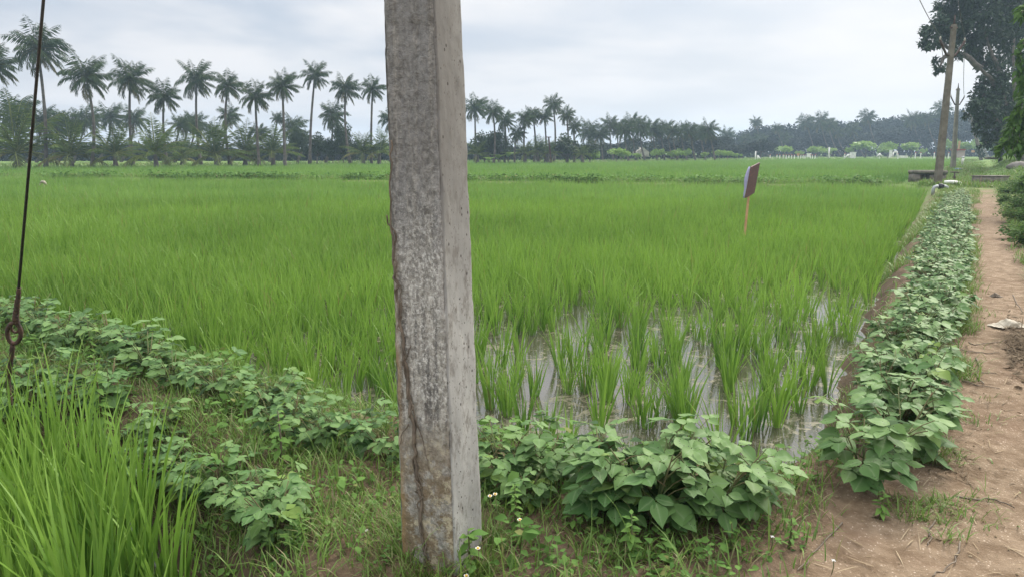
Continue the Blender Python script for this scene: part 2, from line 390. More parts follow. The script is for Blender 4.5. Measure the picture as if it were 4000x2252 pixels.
bmp = k.n('Bump', {'Strength': .9, 'Distance': .008, 'Height': hgt})
p = k.n('BsdfPrincipled', {'Base Color': c, 'Roughness': .92, 'Specular IOR Level': .2, 'Normal': bmp.outputs[0]}); nt.links.new(p.outputs[0], out.inputs[0]); M_pole = m
PB_L = np.array([-.44, 2.545]); PB_F = np.array([-.218, 2.445]); PB_R = np.array([-.12, 2.668])
POLE_C = (PB_L+PB_R)/2; POLE_RZ = math.atan2(PB_F[1]-PB_L[1], PB_F[0]-PB_L[0]); PW = .243
pole = thing('electric_pole', 'thick weathered square concrete pole close in the foreground', 'electric pole', (POLE_C[0], POLE_C[1], 0), POLE_RZ)
def pole_w(z): return np.where(z < 2.4, PW*(1-.075*z), PW*.82-(z-2.4)*.012)
LEAN = -.0165
mb = MB()
zs = np.concatenate([np.arange(-.12, 2.6, .012), np.arange(2.7, 7.61, .35)])
per = []
nf = 34
for a, b, f in (((-.5, -.5), (.5, -.5), 1), ((.5, -.5), (.5, .5), 0), ((.5, .5), (-.5, .5), 0), ((-.5, .5), (-.5, -.5), 0)):
    for i in range(nf):
        t = i/nf; per.append((a[0]+(b[0]-a[0])*t, a[1]+(b[1]-a[1])*t, f if i else (1 if f else .5)))
per = np.array(per); n_ = len(per)
nrm = np.sign(per[:, :2])*(np.abs(per[:, :2]) > .497)
U, ZZ = np.meshgrid(np.arange(n_), zs)
w = pole_w(ZZ)
s_arc = U/nf*.24
rough = np.where(per[U, 2] > .5, 1.0, .25)
disp = ((fbm(s_arc*45, ZZ*45, 3)-.47)*.010*rough+(fbm(s_arc*9+7, ZZ*5, 4)-.47)*.012)
corner = np.abs(((U+nf/2) % nf)-nf/2) # distance to nearest corner in steps
cd = np.where(corner < 1, 1.0, np.where(corner < 2, .35, 0))
chip = cd*(-.004-.022*np.clip(fbm(ZZ*13, U//nf*9.0+ZZ*0, 8, 3)-.48, 0, 1)*2.2)
step = np.where(per[U, 2] > .5, -.004*sstep(.60, .615, ZZ+ (fbm(s_arc*20, ZZ*0, 6)-.5)*.06)*(1-sstep(2.02, 2.05, ZZ)), 0)
r_ = np.linalg.norm(nrm, axis=1); nn = nrm/np.maximum(r_, 1)[:, None]
PX_ = per[U, 0]*w+nn[U, 0]*(disp+chip*1.4+step); PY_ = per[U, 1]*w+nn[U, 1]*(disp+chip*1.4+step)
Vp = np.stack([PX_+LEAN*ZZ, PY_, ZZ], -1).reshape(-1, 3)
ii = np.arange(len(zs)*n_).reshape(len(zs), n_); jj = np.roll(ii, -1, axis=1)
Qp = np.stack([ii[:-1], jj[:-1], jj[1:], ii[1:]], -1).reshape(-1, 4)
topc = len(Vp); Vp = np.vstack([Vp, [0, 0, 7.6]])
tp = [(ii[-1, a], jj[-1, a], topc) for a in range(n_)]
cp = np.zeros((len(Vp), 3)); cp[:-1, 0] = np.tile(per[:, 2], len(zs))
mb.add(Vp, Qp, tp, cp); mb.build('shaft', M_pole, pole)
mb = MB(); box(mb, (0, -.09, 7.2), (1.5, .07, .07)); mb.build('cross_arm', M_iron, pole)
for xx in (-.65, .65):
    mb = MB(); tube(mb, [(xx, -.09, 7.23), (xx, -.09, 7.28), (xx, -.09, 7.36), (xx, -.09, 7.42)], [.02, .05, .05, .02], 10); mb.build('insulator', M_white, pole)
Mpole = Matrix.Translation((POLE_C[0], POLE_C[1], 0)) @ Matrix.Rotation(POLE_RZ, 4, 'Z')
# dry vine on the pole: image ray to the front face
nF = np.array([PB_F[1]-PB_L[1], -(PB_F[0]-PB_L[0])]); nF /= np.linalg.norm(nF)   # outward normal of front face
def onpole(px, py, off=.008):
    d = ray(px, py); o = np.array([0, 0, H]); t = 2.4
    for _ in range(6):
        z = o[2]+t*d[2]; half = float(pole_w(np.array(z)))/2+off
        P0 = POLE_C+nF*half+np.array([math.cos(POLE_RZ), math.sin(POLE_RZ)])*LEAN*z
        t = ((P0-o[:2])@nF)/(d[:2]@nF)
    return o+t*d
vp = [(1503, 545), (1505, 640), (1508, 760), (1512, 850), (1521, 940), (1530, 1040), (1543, 1120), (1552, 1210), (1562, 1290), (1574, 1400), (1583, 1480), (1592, 1560), (1606, 1640), (1612, 1720), (1618, 1800), (1630, 1900), (1638, 1980), (1643, 2080), (1652, 2160), (1662, 2245)]
vp = np.array([onpole(a_+max(6, 24*(1-(b_-545)/900)), b_) for a_, b_ in vp])
def dense(P, n, amp, seed):
    t = np.linspace(0, len(P)-1, n); o = np.stack([np.interp(t, np.arange(len(P)), P[:, i]) for i in range(3)], 1)
    for i in range(3): o[:, i] += (vnoise(t*3.1, t*0+i*7.3, seed)-.5)*amp
    return o
vine = thing('dry_vine', 'dry dark vine stem hanging down the face of the big concrete pole', 'vine', tuple(vp[-1]))
off = vp[-1]
mb = MB(); tube(mb, dense(vp, 120, .012, 1)-off, np.interp(np.linspace(0, 1, 120), [0, .3, .6, .8, 1], [.003, .005, .008, .006, .004]), 6); mb.build('main_stem', M_twig, vine)
mb = MB(); tube(mb, dense(vp[3:], 100, .030, 2)-off+np.array([nF[0], nF[1], 0])*.004, .0032, 5); mb.build('twining_stem', M_twig, vine)
mb = MB()
for L_ in ([(1592, 1540), (1625, 1640), (1645, 1700), (1662, 1760), (1676, 1830)], [(1575, 1420), (1598, 1380), (1605, 1340)], [(1600, 1650), (1575, 1690), (1560, 1740)], [(1630, 1850), (1650, 1900), (1640, 2000)], [(1562, 1240), (1570, 1180), (1562, 1100)]):
    P_ = np.array([onpole(*q) for q in L_])-off; mb = MB(); tube(mb, dense(P_, 20, .01, len(L_)), np.linspace(.003, .0014, 20), 5); mb.build('tendril', M_twig, vine)

# guy wire
anc = at(28, 1575, 0.0); anc[2] = gz(anc[0], anc[1])
A0 = anc-np.array([0, 0, .05]); TOP = np.array([POLE_C[0]-.1, POLE_C[1]+.05, 7.0])
def onplane(px, py):
    # vertical plane through anchor and pole
    dv = TOP[:2]-A0[:2]; nv = np.array([-dv[1], dv[0]]); d = ray(px, py); t = (A0[:2]@nv)/(d[:2]@nv); return np.array([0, 0, H])+d*t
guy = thing('guy_wire', 'dark steel guy wire with rusty ring and anchor rod at the far left', 'guy wire', tuple(anc))
ring_c = onplane(55, 1300)
rod = np.array([A0, onplane(32, 1490), onplane(44, 1400), onplane(50, 1345)])
mb = MB(); tube(mb, dense(rod, 24, .012, 5)-anc, .014, 8); mb.build('anchor_rod', M_iron, guy)
mb = MB(); ax = (TOP-A0); hx = np.array([ax[0], ax[1], 0]); hx /= np.linalg.norm(hx); axn = ax/np.linalg.norm(ax); sx = np.array([1, 0, 0.]); sx -= axn*(sx@axn); sx /= np.linalg.norm(sx)
th = np.linspace(0, 2*math.pi, 22); tube(mb, ring_c+axn*np.sin(th)[:, None]*.075+sx*np.cos(th)[:, None]*.040-anc, .013, 7, cap=False); mb.build('ring', M_iron, guy)
grip0 = onplane(60, 1275); grip1 = onplane(73, 1125)
mb = MB(); th = np.linspace(0, 2*math.pi, 16); tube(mb, grip0+axn*np.sin(th)[:, None]*.04+sx*np.cos(th)[:, None]*.025-anc, .008, 6, cap=False)
tube(mb, dense(np.array([grip0+axn*.03, (grip0+grip1)/2, grip1]), 30, .006, 9)-anc, np.linspace(.020, .012, 30)+.002*np.sin(np.arange(30)*2.0), 7); mb.build('wire_grip', M_iron, guy)
mb = MB(); tube(mb, [grip1-anc, onplane(170, 0)-anc, TOP-anc], .0078, 6); mb.build('strand', M_wire, guy)

# ------------------------------------------------------------------ rice
def hills(poly, margin, spacing, ymin, ymax, keep=None, xlim=.80, pad=1.5):
    ys = np.arange(ymin, ymax, spacing); out = []
    for y in ys:
        w_ = xlim*y+pad; xs = np.arange(-w_, w_, spacing); out.append(np.stack([xs, np.full(len(xs), y)], 1))
    P = np.concatenate(out); P += (R.rand(*P.shape)-.5)*spacing*.75
    # rows run along the field edge rather than the view
    d = sdist(poly, P[:, 0], P[:, 1])+wob(P[:, 0], P[:, 1]); P = P[d > margin]
    if keep is not None: P = P[keep(P)]
    return P
def rice_blades(mb, P, zb, nb, L, w, segs, spread=.05, seed=1, dryp=.03, lean=.20):
    rs = np.random.RandomState(seed); N = len(P); hh = .72+.55*fbm(P[:, 0]*.7, P[:, 1]*.7, 77, 3)
    hh = np.repeat(hh*(.78+.42*rs.rand(N)), nb); M_ = N*nb
    ang = rs.rand(M_)*2*math.pi; rad = spread*np.sqrt(rs.rand(M_))
    base = np.zeros((M_, 3)); base[:, 0] = np.repeat(P[:, 0], nb)+np.cos(ang)*rad; base[:, 1] = np.repeat(P[:, 1], nb)+np.sin(ang)*rad
    base[:, 2] = zb if np.isscalar(zb) else np.repeat(zb, nb)
    az = ang+rs.randn(M_)*.7; Ls = L*hh*(.6+.5*rs.rand(M_))
    ln = np.abs(rs.randn(M_))*lean*.6+.05+rad/spread*.10; bd = np.abs(rs.randn(M_))**1.8*.25+.03
    patch = fbm(np.repeat(P[:, 0], nb)*.35, np.repeat(P[:, 1], nb)*.35, 55, 3)
    rnd = np.clip(rs.rand(M_)*.62+np.repeat(rs.rand(N), nb)*.32+(patch-.47)*1.3, 0, 1); dry = (rs.rand(M_) < dryp)*(.4+.5*rs.rand(M_))
    blades(mb, base, az, Ls, ln, bd, w*(.7+.6*rs.rand(M_)), rnd, dry, segs, twist=rs.rand(M_)*math.pi*2)
ZR = -.37
def dens(P):
    # open water near the right front corner and along the front edge
    thin = (1-sstep(6.5, 11.0, P[:, 1]-0.25*P[:, 0]))*sstep(-2.6, .3, P[:, 0])
    pr = .97-.64*thin-.1*(fbm(P[:, 0]*1.2, P[:, 1]*1.2, 12, 3) < .36)
    return R.rand(len(P)) < pr
hA = hills(PA, .07, .185, 3.6, 14.0, dens)
hC = hills(PCC, .08, .165, 1.8, 8.5, None)
hC = hC[(hC[:, 1] > 2.2)]
def inview(P, z, mrg=.78):
    return (np.abs(P[:, 0]) < mrg*np.maximum(P[:, 1], .1)) & (P[:, 1]*.63 > .9)
allh = np.concatenate([np.c_[hA, np.zeros(len(hA))], np.c_[hC, np.ones(len(hC))]])
dist = np.hypot(allh[:, 0], allh[:, 1]); ok = inview(allh, 0, .76)
order = np.argsort(np.where(ok, dist, 1e6)); ind = order[:296]; rest = np.setdiff1d(np.arange(len(allh)), ind)
var = []
for i in range(9):
    mb = MB(); rice_blades(mb, np.array([[i*3.0, 0.0]]), 0.0, 20, .57, .0125, 5, .036, 100+i, .04, .13)
    v = np.concatenate(mb.v); v[:, 0] -= i*3.0; mb.v = [v]; var.append(mb.mesh('rice_tuft', M_rice))
varc = []
for i in range(6):
    mb = MB(); rice_blades(mb, np.array([[i*3.0+50, 0.0]]), 0.0, 18, .74, .0165, 6, .05, 200+i, .04, .085)
    v = np.concatenate(mb.v); v[:, 0] -= i*3.0+50; mb.v = [v]; varc.append(mb.mesh('rice_tuft', M_rice))
for i in ind:
    x, y, f = allh[i]; o = bpy.data.objects.new('rice_tuft', (varc if f else var)[random.randrange(6 if f else 9)])
    o.location = (x, y, ZR); o.rotation_euler = (0, 0, random.random()*6.28); s = .85+.3*random.random(); o.scale = (s, s, s*(.9+.2*random.random()))
    if f: tag(o, 'tall bright green rice tuft in the small paddy at the lower left', 'rice plant', 'rice tufts of the lower left paddy')
    else: tag(o, 'green rice tuft standing in shallow water at the near edge of the big paddy', 'rice plant', 'rice tufts at the near edge of the big paddy')
    link(o)
mb = MB(); P = allh[rest]; fA = P[P[:, 2] == 0]; fC = P[P[:, 2] == 1]
rice_blades(mb, fA[:, :2], ZR, 18, .56, .0135, 3, .05, 5)
P = hills(PA, .12, .215, 14.0, 24.0); rice_blades(mb, P, ZR, 13, .57, .0175, 3, .07, 6)
tag(mb.build('rice_crop', M_rice), 'dense bright green young rice filling the big paddy', 'rice', kind='stuff')
mb = MB(); rice_blades(mb, fC[:, :2], ZR, 17, .73, .0155, 4, .05, 8, lean=.13)
tag(mb.build('rice_crop', M_rice), 'tall rice behind the nearest tufts in the small lower left paddy', 'rice', kind='stuff')
mb = MB(); P = hills(PA, .2, .28, 24.0, 46.0); rice_blades(mb, P, ZR, 10, .60, .027, 2, .10, 9)
tag(mb.build('rice_crop', M_ricefar), 'far part of the big rice paddy up to the weedy cross bund', 'rice', kind='stuff')
mb = MB(); P = hills(PB, .3, .42, 34.0, 130.0, xlim=.78); print('B hills', len(P)); rice_blades(mb, P, -.33, 7, .60, .045, 2, .2, 10)
tag(mb.build('rice_crop', M_ricefar), 'paler green rice paddy beyond the weedy cross bund', 'rice', kind='stuff')

# ------------------------------------------------------------------ bean plants
def bean_variant(seed, big=1.0, nl=6):
    rs = np.random.RandomState(seed); st = MB(); lf = MB(); B = []; D = []; Nn = []; Ls = []; Cc = []
    ns = rs.randint(5, 7); hgt = .36*big
    for s_ in range(ns):
        a = s_*2*math.pi/ns+rs.randn()*.4; reach = (.08+.16*rs.rand())*big; hh = hgt*(.75+.35*rs.rand())
        tip = np.array([math.cos(a)*reach, math.sin(a)*reach, hh]); pts = np.array([np.zeros(3), tip*np.array([.35, .35, .5]), tip])
        tube(st, pts, [.006, .005, .003], 5)
        for j in range(rs.randint(nl-1, nl+1)):
            t = .2+.8*(j+rs.rand()*.5)/nl; b = pts[0]*(1-t)+tip*t
            pa = a+rs.randn()*1.1; pl = (.06+.08*rs.rand())*big
            e = b+np.array([math.cos(pa)*pl*.8, math.sin(pa)*pl*.8, pl*(.75-.5*rs.rand())*(.4+t)])
            tube(st, [b, (b+e)/2+np.array([0, 0, .01]), e], [.003, .0025, .002], 4, cap=False)
            out_ = np.array([math.cos(pa), math.sin(pa), 0]); up = unit(np.array([0, 0, 1.0])+out_*(.05+.45*rs.rand())*(1.25-t)+rs.randn(3)*.20)
            size = (.066+.046*rs.rand())*big*(.75+.35*min(1, 1.3-t)); c_ = rs.rand()*.7+.3*t; yel = (rs.rand() < .08)*rs.rand()
            for da, ls in ((0, 1.08), (1.35, .95), (-1.35, .95)):
                dd = np.array([math.cos(pa+da+rs.randn()*.12), math.sin(pa+da+rs.randn()*.12), -.02-.3*rs.rand()*(1.25-t)]); dd = dd-up*(dd@up)*.85
                B.append(e+unit(dd)*(.018*big if da == 0 else .004)); D.append(dd); Nn.append(up+rs.randn(3)*.2); Ls.append(size*ls*(.9+.2*rs.rand())); Cc.append((c_+rs.randn()*.1, 0, yel))
    leaves(lf, B, D, np.array(Nn), np.array(Ls), .38, np.clip(Cc, 0, 1), OV_T, OV_W, fold=rs.uniform(.05, .3), droop=rs.uniform(-.05, .32, len(B)), vein=True)
    # soft waviness of the blades
    v = lf.v[0]; v[:, 2] += (vnoise(v[:, 0]*40, v[:, 1]*40, seed)-.5)*.012
    return st.mesh('stem', M_stem), lf.mesh('foliage', M_bean)
bv = [bean_variant(300+i) for i in range(7)]; bvb = [bean_variant(400+i, 1.06, 8) for i in range(4)]
def bean(x, y, s, label, group=None, big=False, v=None):
    ms, ml = (bvb if big else bv)[random.randrange(4 if big else 7) if v is None else v]
    z = gz(x, y)-.01
    t = thing('bean_plant', label, 'bean plant', (x, y, z), random.random()*6.28, group, s)
    link(bpy.data.objects.new('stem', ms), t); link(bpy.data.objects.new('foliage', ml), t)
GR = 'bean plants along the footpath'
s_ = -5.9; kk = 0
while s_ < 22.3:
    c0 = np.interp(s_, [-6, -3, 15, 26], [-.58, -.56, -.80, -.86]); hw = np.interp(s_, [-6, 0, 15], [.10, .14, .22])
    for q in ((0,) if s_ > 18 else (-1, 1)):
        r = c0+q*hw*(.6+.5*random.random())+random.uniform(-.06, .06); s2 = s_+random.uniform(-.12, .12)
        if random.random() < .06: continue
        x, y = PC[0]+r*.836+s2*.548, PC[1]-r*.548+s2*.836
        lab = 'leafy bean plant in the long row beside the footpath'
        if s_ > 8: lab = 'small distant bean plant far along the footpath row'
        bean(x, y, random.uniform(.72, .98)*np.interp(s_, [-6, 8, 22], [.96, .88, .62]), lab, GR)
    s_ += .29 if s_ < 3 else .36 if s_ < 12 else .5
for px, py, s, lab in ((3370, 1880, 1.0, 'broad bean plant at the near end of the footpath row'), (3520, 1760, .95, 'bean plant at the path edge near the end of the footpath row')):
    P_ = at(px, py); bean(P_[0], P_[1], s, lab, None, True)
for px, py, s, lab in ((1960, 1890, .72, 'low bean plant just right of the concrete pole'), (2130, 1870, .70, 'low bean plant second right of the concrete pole'), (2060, 1960, .55, 'small bean plant behind the white daisies by the pole'),
                       (2360, 2010, .88, 'bushy bean plant at the left of the foreground clump'), (2560, 2050, 1.0, 'large bean plant with broad drooping leaves in the middle of the foreground clump'),
                       (2790, 2040, .92, 'bean plant at the right of the foreground clump'), (2480, 1960, .85, 'bean plant at the back of the foreground clump'), (2680, 1960, .85, 'bean plant at the water side of the foreground clump'), (2900, 1985, .62, 'small bean plant reaching towards the water')):
    P_ = at(px, py); bean(P_[0], P_[1], s, lab, None, True)
GL = 'bean plants along the upper edge of the left bund'; GL2 = 'bean plants along the lower edge of the left bund'
def rowline(pts, step, jit, smin, smax, lab, grp):
    P = np.array([at(a, b)[:2] for a, b in pts]); seg = np.linalg.norm(np.diff(P, axis=0), axis=1); cum = np.r_[0, np.cumsum(seg)]
    t = 0
    while t < cum[-1]:
        x = np.interp(t, cum, P[:, 0])+random.uniform(-jit, jit); y = np.interp(t, cum, P[:, 1])+random.uniform(-jit, jit)
        bean(x, y, random.uniform(smin, smax), lab, grp); t += step*random.uniform(.75, 1.25)
rowline([(-150, 1240), (100, 1300), (400, 1385), (560, 1440), (620, 1465)], .27, .1, .66, .88, 'bean plant on the upper left bund beside the rice', GL)
rowline([(720, 1510), (860, 1550), (1000, 1580), (1100, 1640)], .25, .08, .6, .8, 'bean plant on the left bund midway to the pole', GL)
rowline([(1180, 1700), (1320, 1740), (1450, 1790), (1530, 1810)], .2, .07, .6, .78, 'bean plant on the left bund against the pole', GL)
rowline([(20, 1490), (200, 1540), (450, 1580)], .28, .1, .68, .85, 'bean plant near the guy wire anchor', GL2)
rowline([(580, 1740), (720, 1800), (900, 1870)], .2, .07, .6, .78, 'bean plant on the slope above the lower left paddy', GL2)
rowline([(960, 1960), (1080, 2040), (1150, 2080)], .17, .05, .58, .72, 'bean plant at the near end of the left bund', GL2)
rowline([(480, 1640), (640, 1660)], .3, .06, .5, .65, 'bean plant in the middle of the left bund', GL2)

# ------------------------------------------------------------------ grass, weeds, litter on the bunds
def scatter(n, x0, x1, y0, y1, prob):
    P = np.stack([R.uniform(x0, x1, n), R.uniform(y0, y1, n)], 1); P = P[np.abs(P[:, 0]) < .82*P[:, 1]+.6]
    return P[R.rand(len(P)) < prob(P)]
def bundprob(P):
    x, y = P[:, 0], P[:, 1]; a = np.maximum(sdist(PA, x, y), sdist(PCC, x, y))+wob(x, y); a = np.maximum(a, sdist(PB, x, y))
    base = 1-sstep(-.10, .03, a); pm_ = path_mask(x, y)
    patch = sstep(.36, .56, fbm(x*1.6, y*1.6, 21, 3))
    r, s = path_rs(x, y)
    bare = sstep(.1, 1.0, x)*(1-sstep(2.7, 3.3, y))            # worn soil in the right foreground
    mudside = sstep(-.45, -.2, a)*sstep(.8, 1.6, x)             # bare mud strip beside the water
    return base*np.clip(1-1.15*pm_, 0, 1)*(.42+.58*patch)*(1-.42*bare)*(1-.7*mudside)
mb = MB()
P = scatter(200000, -6, 6, 1.6, 7.5, bundprob); n = len(P)
dry = (R.rand(n) < .13)*(.5+.5*R.rand(n))
blades(mb, np.c_[P, ground_h(P[:, 0], P[:, 1])-.005], R.rand(n)*6.28, R.uniform(.04, .17, n)*(.5+1.0*fbm(P[:, 0]*2, P[:, 1]*2, 33)), R.uniform(.1, .9, n), R.uniform(.2, 1.5, n), R.uniform(.0045, .009, n), np.clip(R.rand(n), 0, 1), dry, 3)
P = scatter(5200, -6, 2.6, 1.6, 7.5, bundprob); n = len(P)
P = P[R.rand(n) < np.where(P[:, 0] < -.3, .9, .35)]; n = len(P)
blades(mb, np.c_[P, ground_h(P[:, 0], P[:, 1])-.005], R.rand(n)*6.28, R.uniform(.12, .34, n), R.uniform(.05, .5, n), R.uniform(.2, 1.2, n), R.uniform(.004, .008, n), R.uniform(.4, 1, n), (R.rand(n) < .1)*.7, 4)
P = scatter(170000, -8, 24, 6.5, 36, bundprob); n = len(P)
blades(mb, np.c_[P, ground_h(P[:, 0], P[:, 1])-.01], R.rand(n)*6.28, R.uniform(.05, .2, n), R.uniform(.1, .8, n), R.uniform(.2, 1.2, n), R.uniform(.008, .018, n), R.rand(n), (R.rand(n) < .12)*.7, 2)
n = 9000; ss = -5+R.rand(n)**1.4*30; rr = -.30+R.randn(n)*.07; x = PC[0]+rr*.836+ss*.548; y = PC[1]-rr*.548+ss*.836; kp = fbm(x*1.5, y*1.5, 61, 3) > .44; x, y = x[kp], y[kp]; n = len(x)
blades(mb, np.c_[x, y, ground_h(x, y)-.01], R.rand(n)*6.28, R.uniform(.05, .2, n), R.uniform(.2, .9, n), R.uniform(.2, 1.2, n), R.uniform(.006, .012, n), R.uniform(.2, 1, n), (R.rand(n) < .2)*.7, 3)
n = 9000; ss = -7.2+R.rand(n)*5.5; rr = -.38+R.randn(n)*.13; x = PC[0]+rr*.836+ss*.548; y = PC[1]-rr*.548+ss*.836; kp = (fbm(x*3, y*3, 66, 3) > .45) & (y > 1.9); x, y = x[kp], y[kp]; n = len(x)
blades(mb, np.c_[x, y, ground_h(x, y)-.01], R.rand(n)*6.28, R.uniform(.03, .13, n), R.uniform(.2, 1.0, n), R.uniform(.2, 1.4, n), R.uniform(.004, .008, n), R.uniform(.1, 1, n), (R.rand(n) < .2)*.7, 3)
n = 14000; ss = 1+R.rand(n)*26; rr = -1.28+R.randn(n)*.14; x = PC[0]+rr*.836+ss*.548; y = PC[1]-rr*.548+ss*.836; kp = (fbm(x*.9, y*.9, 63, 3) > .42) & (sdist(PA, x, y) < .05); x, y = x[kp], y[kp]; n = len(x)
blades(mb, np.c_[x, y, ground_h(x, y)-.01], R.rand(n)*6.28, R.uniform(.05, .25, n), R.uniform(.2, .9, n), R.uniform(.2, 1.2, n), R.uniform(.008, .016, n), R.uniform(.2, 1, n), (R.rand(n) < .2)*.7, 3)
n = 2200; a = R.rand(n)*6.28; q = .13+np.abs(R.randn(n))*.07; x = POLE_C[0]+np.cos(a)*q*1.25; y = POLE_C[1]+np.sin(a)*q*1.25; kp = fbm(x*9, y*9, 64, 2) > .3; x, y, a = x[kp], y[kp], a[kp]; n = len(x)
blades(mb, np.c_[x, y, ground_h(x, y)-.01], a+R.randn(n), R.uniform(.04, .16, n), R.uniform(.1, .7, n), R.uniform(.2, 1.2, n), R.uniform(.003, .006, n), R.rand(n), (R.rand(n) < .25)*.8, 3)
n = 9000; ss = -3.5+R.rand(n)**1.3*31; rr = .36+np.abs(R.randn(n))*.14; x = PC[0]+rr*.836+ss*.548; y = PC[1]-rr*.548+ss*.836; kp = fbm(x*1.2, y*1.2, 62, 3) > .47; x, y = x[kp], y[kp]; n = len(x)
blades(mb, np.c_[x, y, ground_h(x, y)-.01], R.rand(n)*6.28, R.uniform(.05, .25, n), R.uniform(.2, .9, n), R.uniform(.2, 1.2, n), R.uniform(.006, .013, n), R.uniform(.2, 1, n), (R.rand(n) < .2)*.7, 3)
tag(mb.build('grass', M_grass), 'short patchy grass growing over the earth bunds', 'grass', kind='stuff')
# grass far: beyond the slab and round the trees, and under the palms
mb = MB(); n = 60000
rr = R.uniform(-2.6, 7, n); ss = 27+R.rand(n)**1.3*110; x = PC[0]+rr*.836+ss*.548; y = PC[1]-rr*.548+ss*.836; P = np.stack([x, y], 1); P = P[sdist(PB, x, y) < 0]; n = len(P)
blades(mb, np.c_[P, ground_h(P[:, 0], P[:, 1])-.02], R.rand(n)*6.28, R.uniform(.1, .4, n), R.uniform(.1, .8, n), R.uniform(.2, 1.2, n), R.uniform(.03, .06, n), R.rand(n), (R.rand(n) < .15)*.7, 2)
tag(mb.build('grass', M_grass), 'rough grass on the rising verge beyond the concrete slab', 'grass', kind='stuff')
mb = MB(); n = 60000
px = R.uniform(-250, 3700, n); D = R.uniform(60, 150, n); x = (px-2000)/F*D*1.02; P = np.stack([x, D], 1); d = sdist(PB, x, D); P = P[(d < .3) & (d > -16) & (sdist(PA, x, D) < 0) & (D > 55)]; n = len(P)
blades(mb, np.c_[P, ground_h(P[:, 0], P[:, 1])-.02], R.rand(n)*6.28, R.uniform(.15, .5, n)*(.4+1.2*fbm(P[:, 0]*.4, P[:, 1]*.4, 3)), R.uniform(.1, .8, n), R.uniform(.2, 1.2, n), R.uniform(.05, .11, n), R.rand(n), (R.rand(n) < .15)*.7, 2)
tag(mb.build('grass', M_grass), 'grass strip under the palms at the far side of the paddies', 'grass', kind='stuff')

def weed_leaves(mb, P, zoff, nl, L, spread, hgt, seed):
    rs = np.random.RandomState(seed); N = len(P); M_ = N*nl; az = rs.rand(M_)*6.28; t = rs.rand(M_)
    b = np.zeros((M_, 3)); sc = np.repeat(.6+.8*rs.rand(N), nl)
    b[:, 0] = np.repeat(P[:, 0], nl)+np.cos(az)*spread*rs.rand(M_)*sc; b[:, 1] = np.repeat(P[:, 1], nl)+np.sin(az)*spread*rs.rand(M_)*sc
    b[:, 2] = np.repeat(zoff, nl)+hgt*t*sc
    d = np.stack([np.cos(az), np.sin(az), rs.uniform(-.4, .5, M_)], 1); nn_ = unit(np.array([0, 0, 1.0])+rs.randn(M_, 3)*.35)
    leaves(mb, b, d, nn_, L*(.6+.8*rs.rand(M_))*sc, .33, np.stack([np.clip(np.repeat(rs.rand(N), nl)*.6+rs.rand(M_)*.4, 0, 1), t*0, (rs.rand(M_) < .03)*.6], 1), (0, .35, .7, 1), (.05, 1, .7, .02), fold=.15, droop=.25)
mb = MB()
P = scatter(4200, -6, 5, 1.7, 7.5, lambda P: bundprob(P)*np.where(P[:, 0] < 0, .7, 1)); weed_leaves(mb, P, ground_h(P[:, 0], P[:, 1]), 12, .028, .05, .07, 1)
P = scatter(900, -6, 2.2, 1.7, 7.5, lambda P: bundprob(P)*np.where(P[:, 0] < .2, 1, .9)); weed_leaves(mb, P, ground_h(P[:, 0], P[:, 1]), 16, .045, .07, .13, 2)
tag(mb.build('ground_weeds', M_weed), 'small creeping broadleaf weeds among the bund grass', 'weeds', kind='stuff')
# weedy cross bund between the two paddies
mb = MB(); n = 5200; t = R.rand(n); a, b = np.array([-62., 51.6]), np.array([19.5, 34.0]); P = a+(b-a)*t[:, None]; P[:, 1] += R.randn(n)*.30; keep = fbm(P[:, 0]*.35, P[:, 0]*0+3, 5, 3) > R.uniform(.2, .62, n); keep &= P[:, 0] < 17.6; P = P[keep]
weed_leaves(mb, P, ground_h(P[:, 0], P[:, 1])-.02, 9, .13, .22, .34, 4)
tag(mb.build('bund_weeds', M_weed), 'low strip of leafy weeds on the cross bund between the two paddies', 'weeds', kind='stuff')
mb = MB(); n = 9000; t = R.rand(n); P = a+(b-a)*t[:, None]; P[:, 1] += R.randn(n)*.4; P = P[P[:, 0] < 18.2]; n = len(P)
blades(mb, np.c_[P, ground_h(P[:, 0], P[:, 1])], R.rand(n)*6.28, R.uniform(.15, .42, n), R.uniform(.1, .7, n), R.uniform(.2, 1.2, n), R.uniform(.02, .04, n), R.uniform(.5, 1, n), (R.rand(n) < .15)*.7, 2)
tag(mb.build('bund_grass', M_grass), 'yellowish grass on the cross bund between the two paddies', 'grass', kind='stuff')
# straw and pebbles
mb = MB(); P = scatter(9000, -1.5, 6, 1.6, 9, lambda P: np.clip(bundprob(P)*.55+path_mask(P[:, 0], P[:, 1])*.32*(.3+1.4*(fbm(P[:, 0]*2, P[:, 1]*2, 71) > .5)), 0, 1)); n = len(P)
blades(mb, np.c_[P, ground_h(P[:, 0], P[:, 1])+.006], R.rand(n)*6.28, R.uniform(.02, .17, n), np.full(n, 1.50)+R.randn(n)*.06, R.uniform(-.15, .3, n), R.uniform(.0025, .007, n), R.rand(n), R.rand(n)*0, 3, twist=None)
tag(mb.build('straw_litter', M_straw), 'dry straw bits lying on the bare soil', 'straw', kind='stuff'); mb = MB()
rr = .03+np.abs(R.randn(900))*.28; ss = -3.4+R.randn(900)*.5; x = PC[0]+rr*.836+ss*.548; y = PC[1]-rr*.548+ss*.836
blades(mb, np.c_[x, y, ground_h(x, y)+R.uniform(0, .05, 900)], R.rand(900)*6.28, R.uniform(.05, .28, 900), np.full(900, 1.45)+R.randn(900)*.15, R.uniform(-.15, .3, 900), R.uniform(.003, .010, 900), R.rand(900)*.5, R.rand(900)*0, 3)
rhn = 480; rr = .06+np.abs(R.randn(rhn))*.26; ss = -3.4+R.randn(rhn)*.55; x = PC[0]+rr*.836+ss*.548; y = PC[1]-rr*.548+ss*.836; a = R.rand(rhn)*6.28
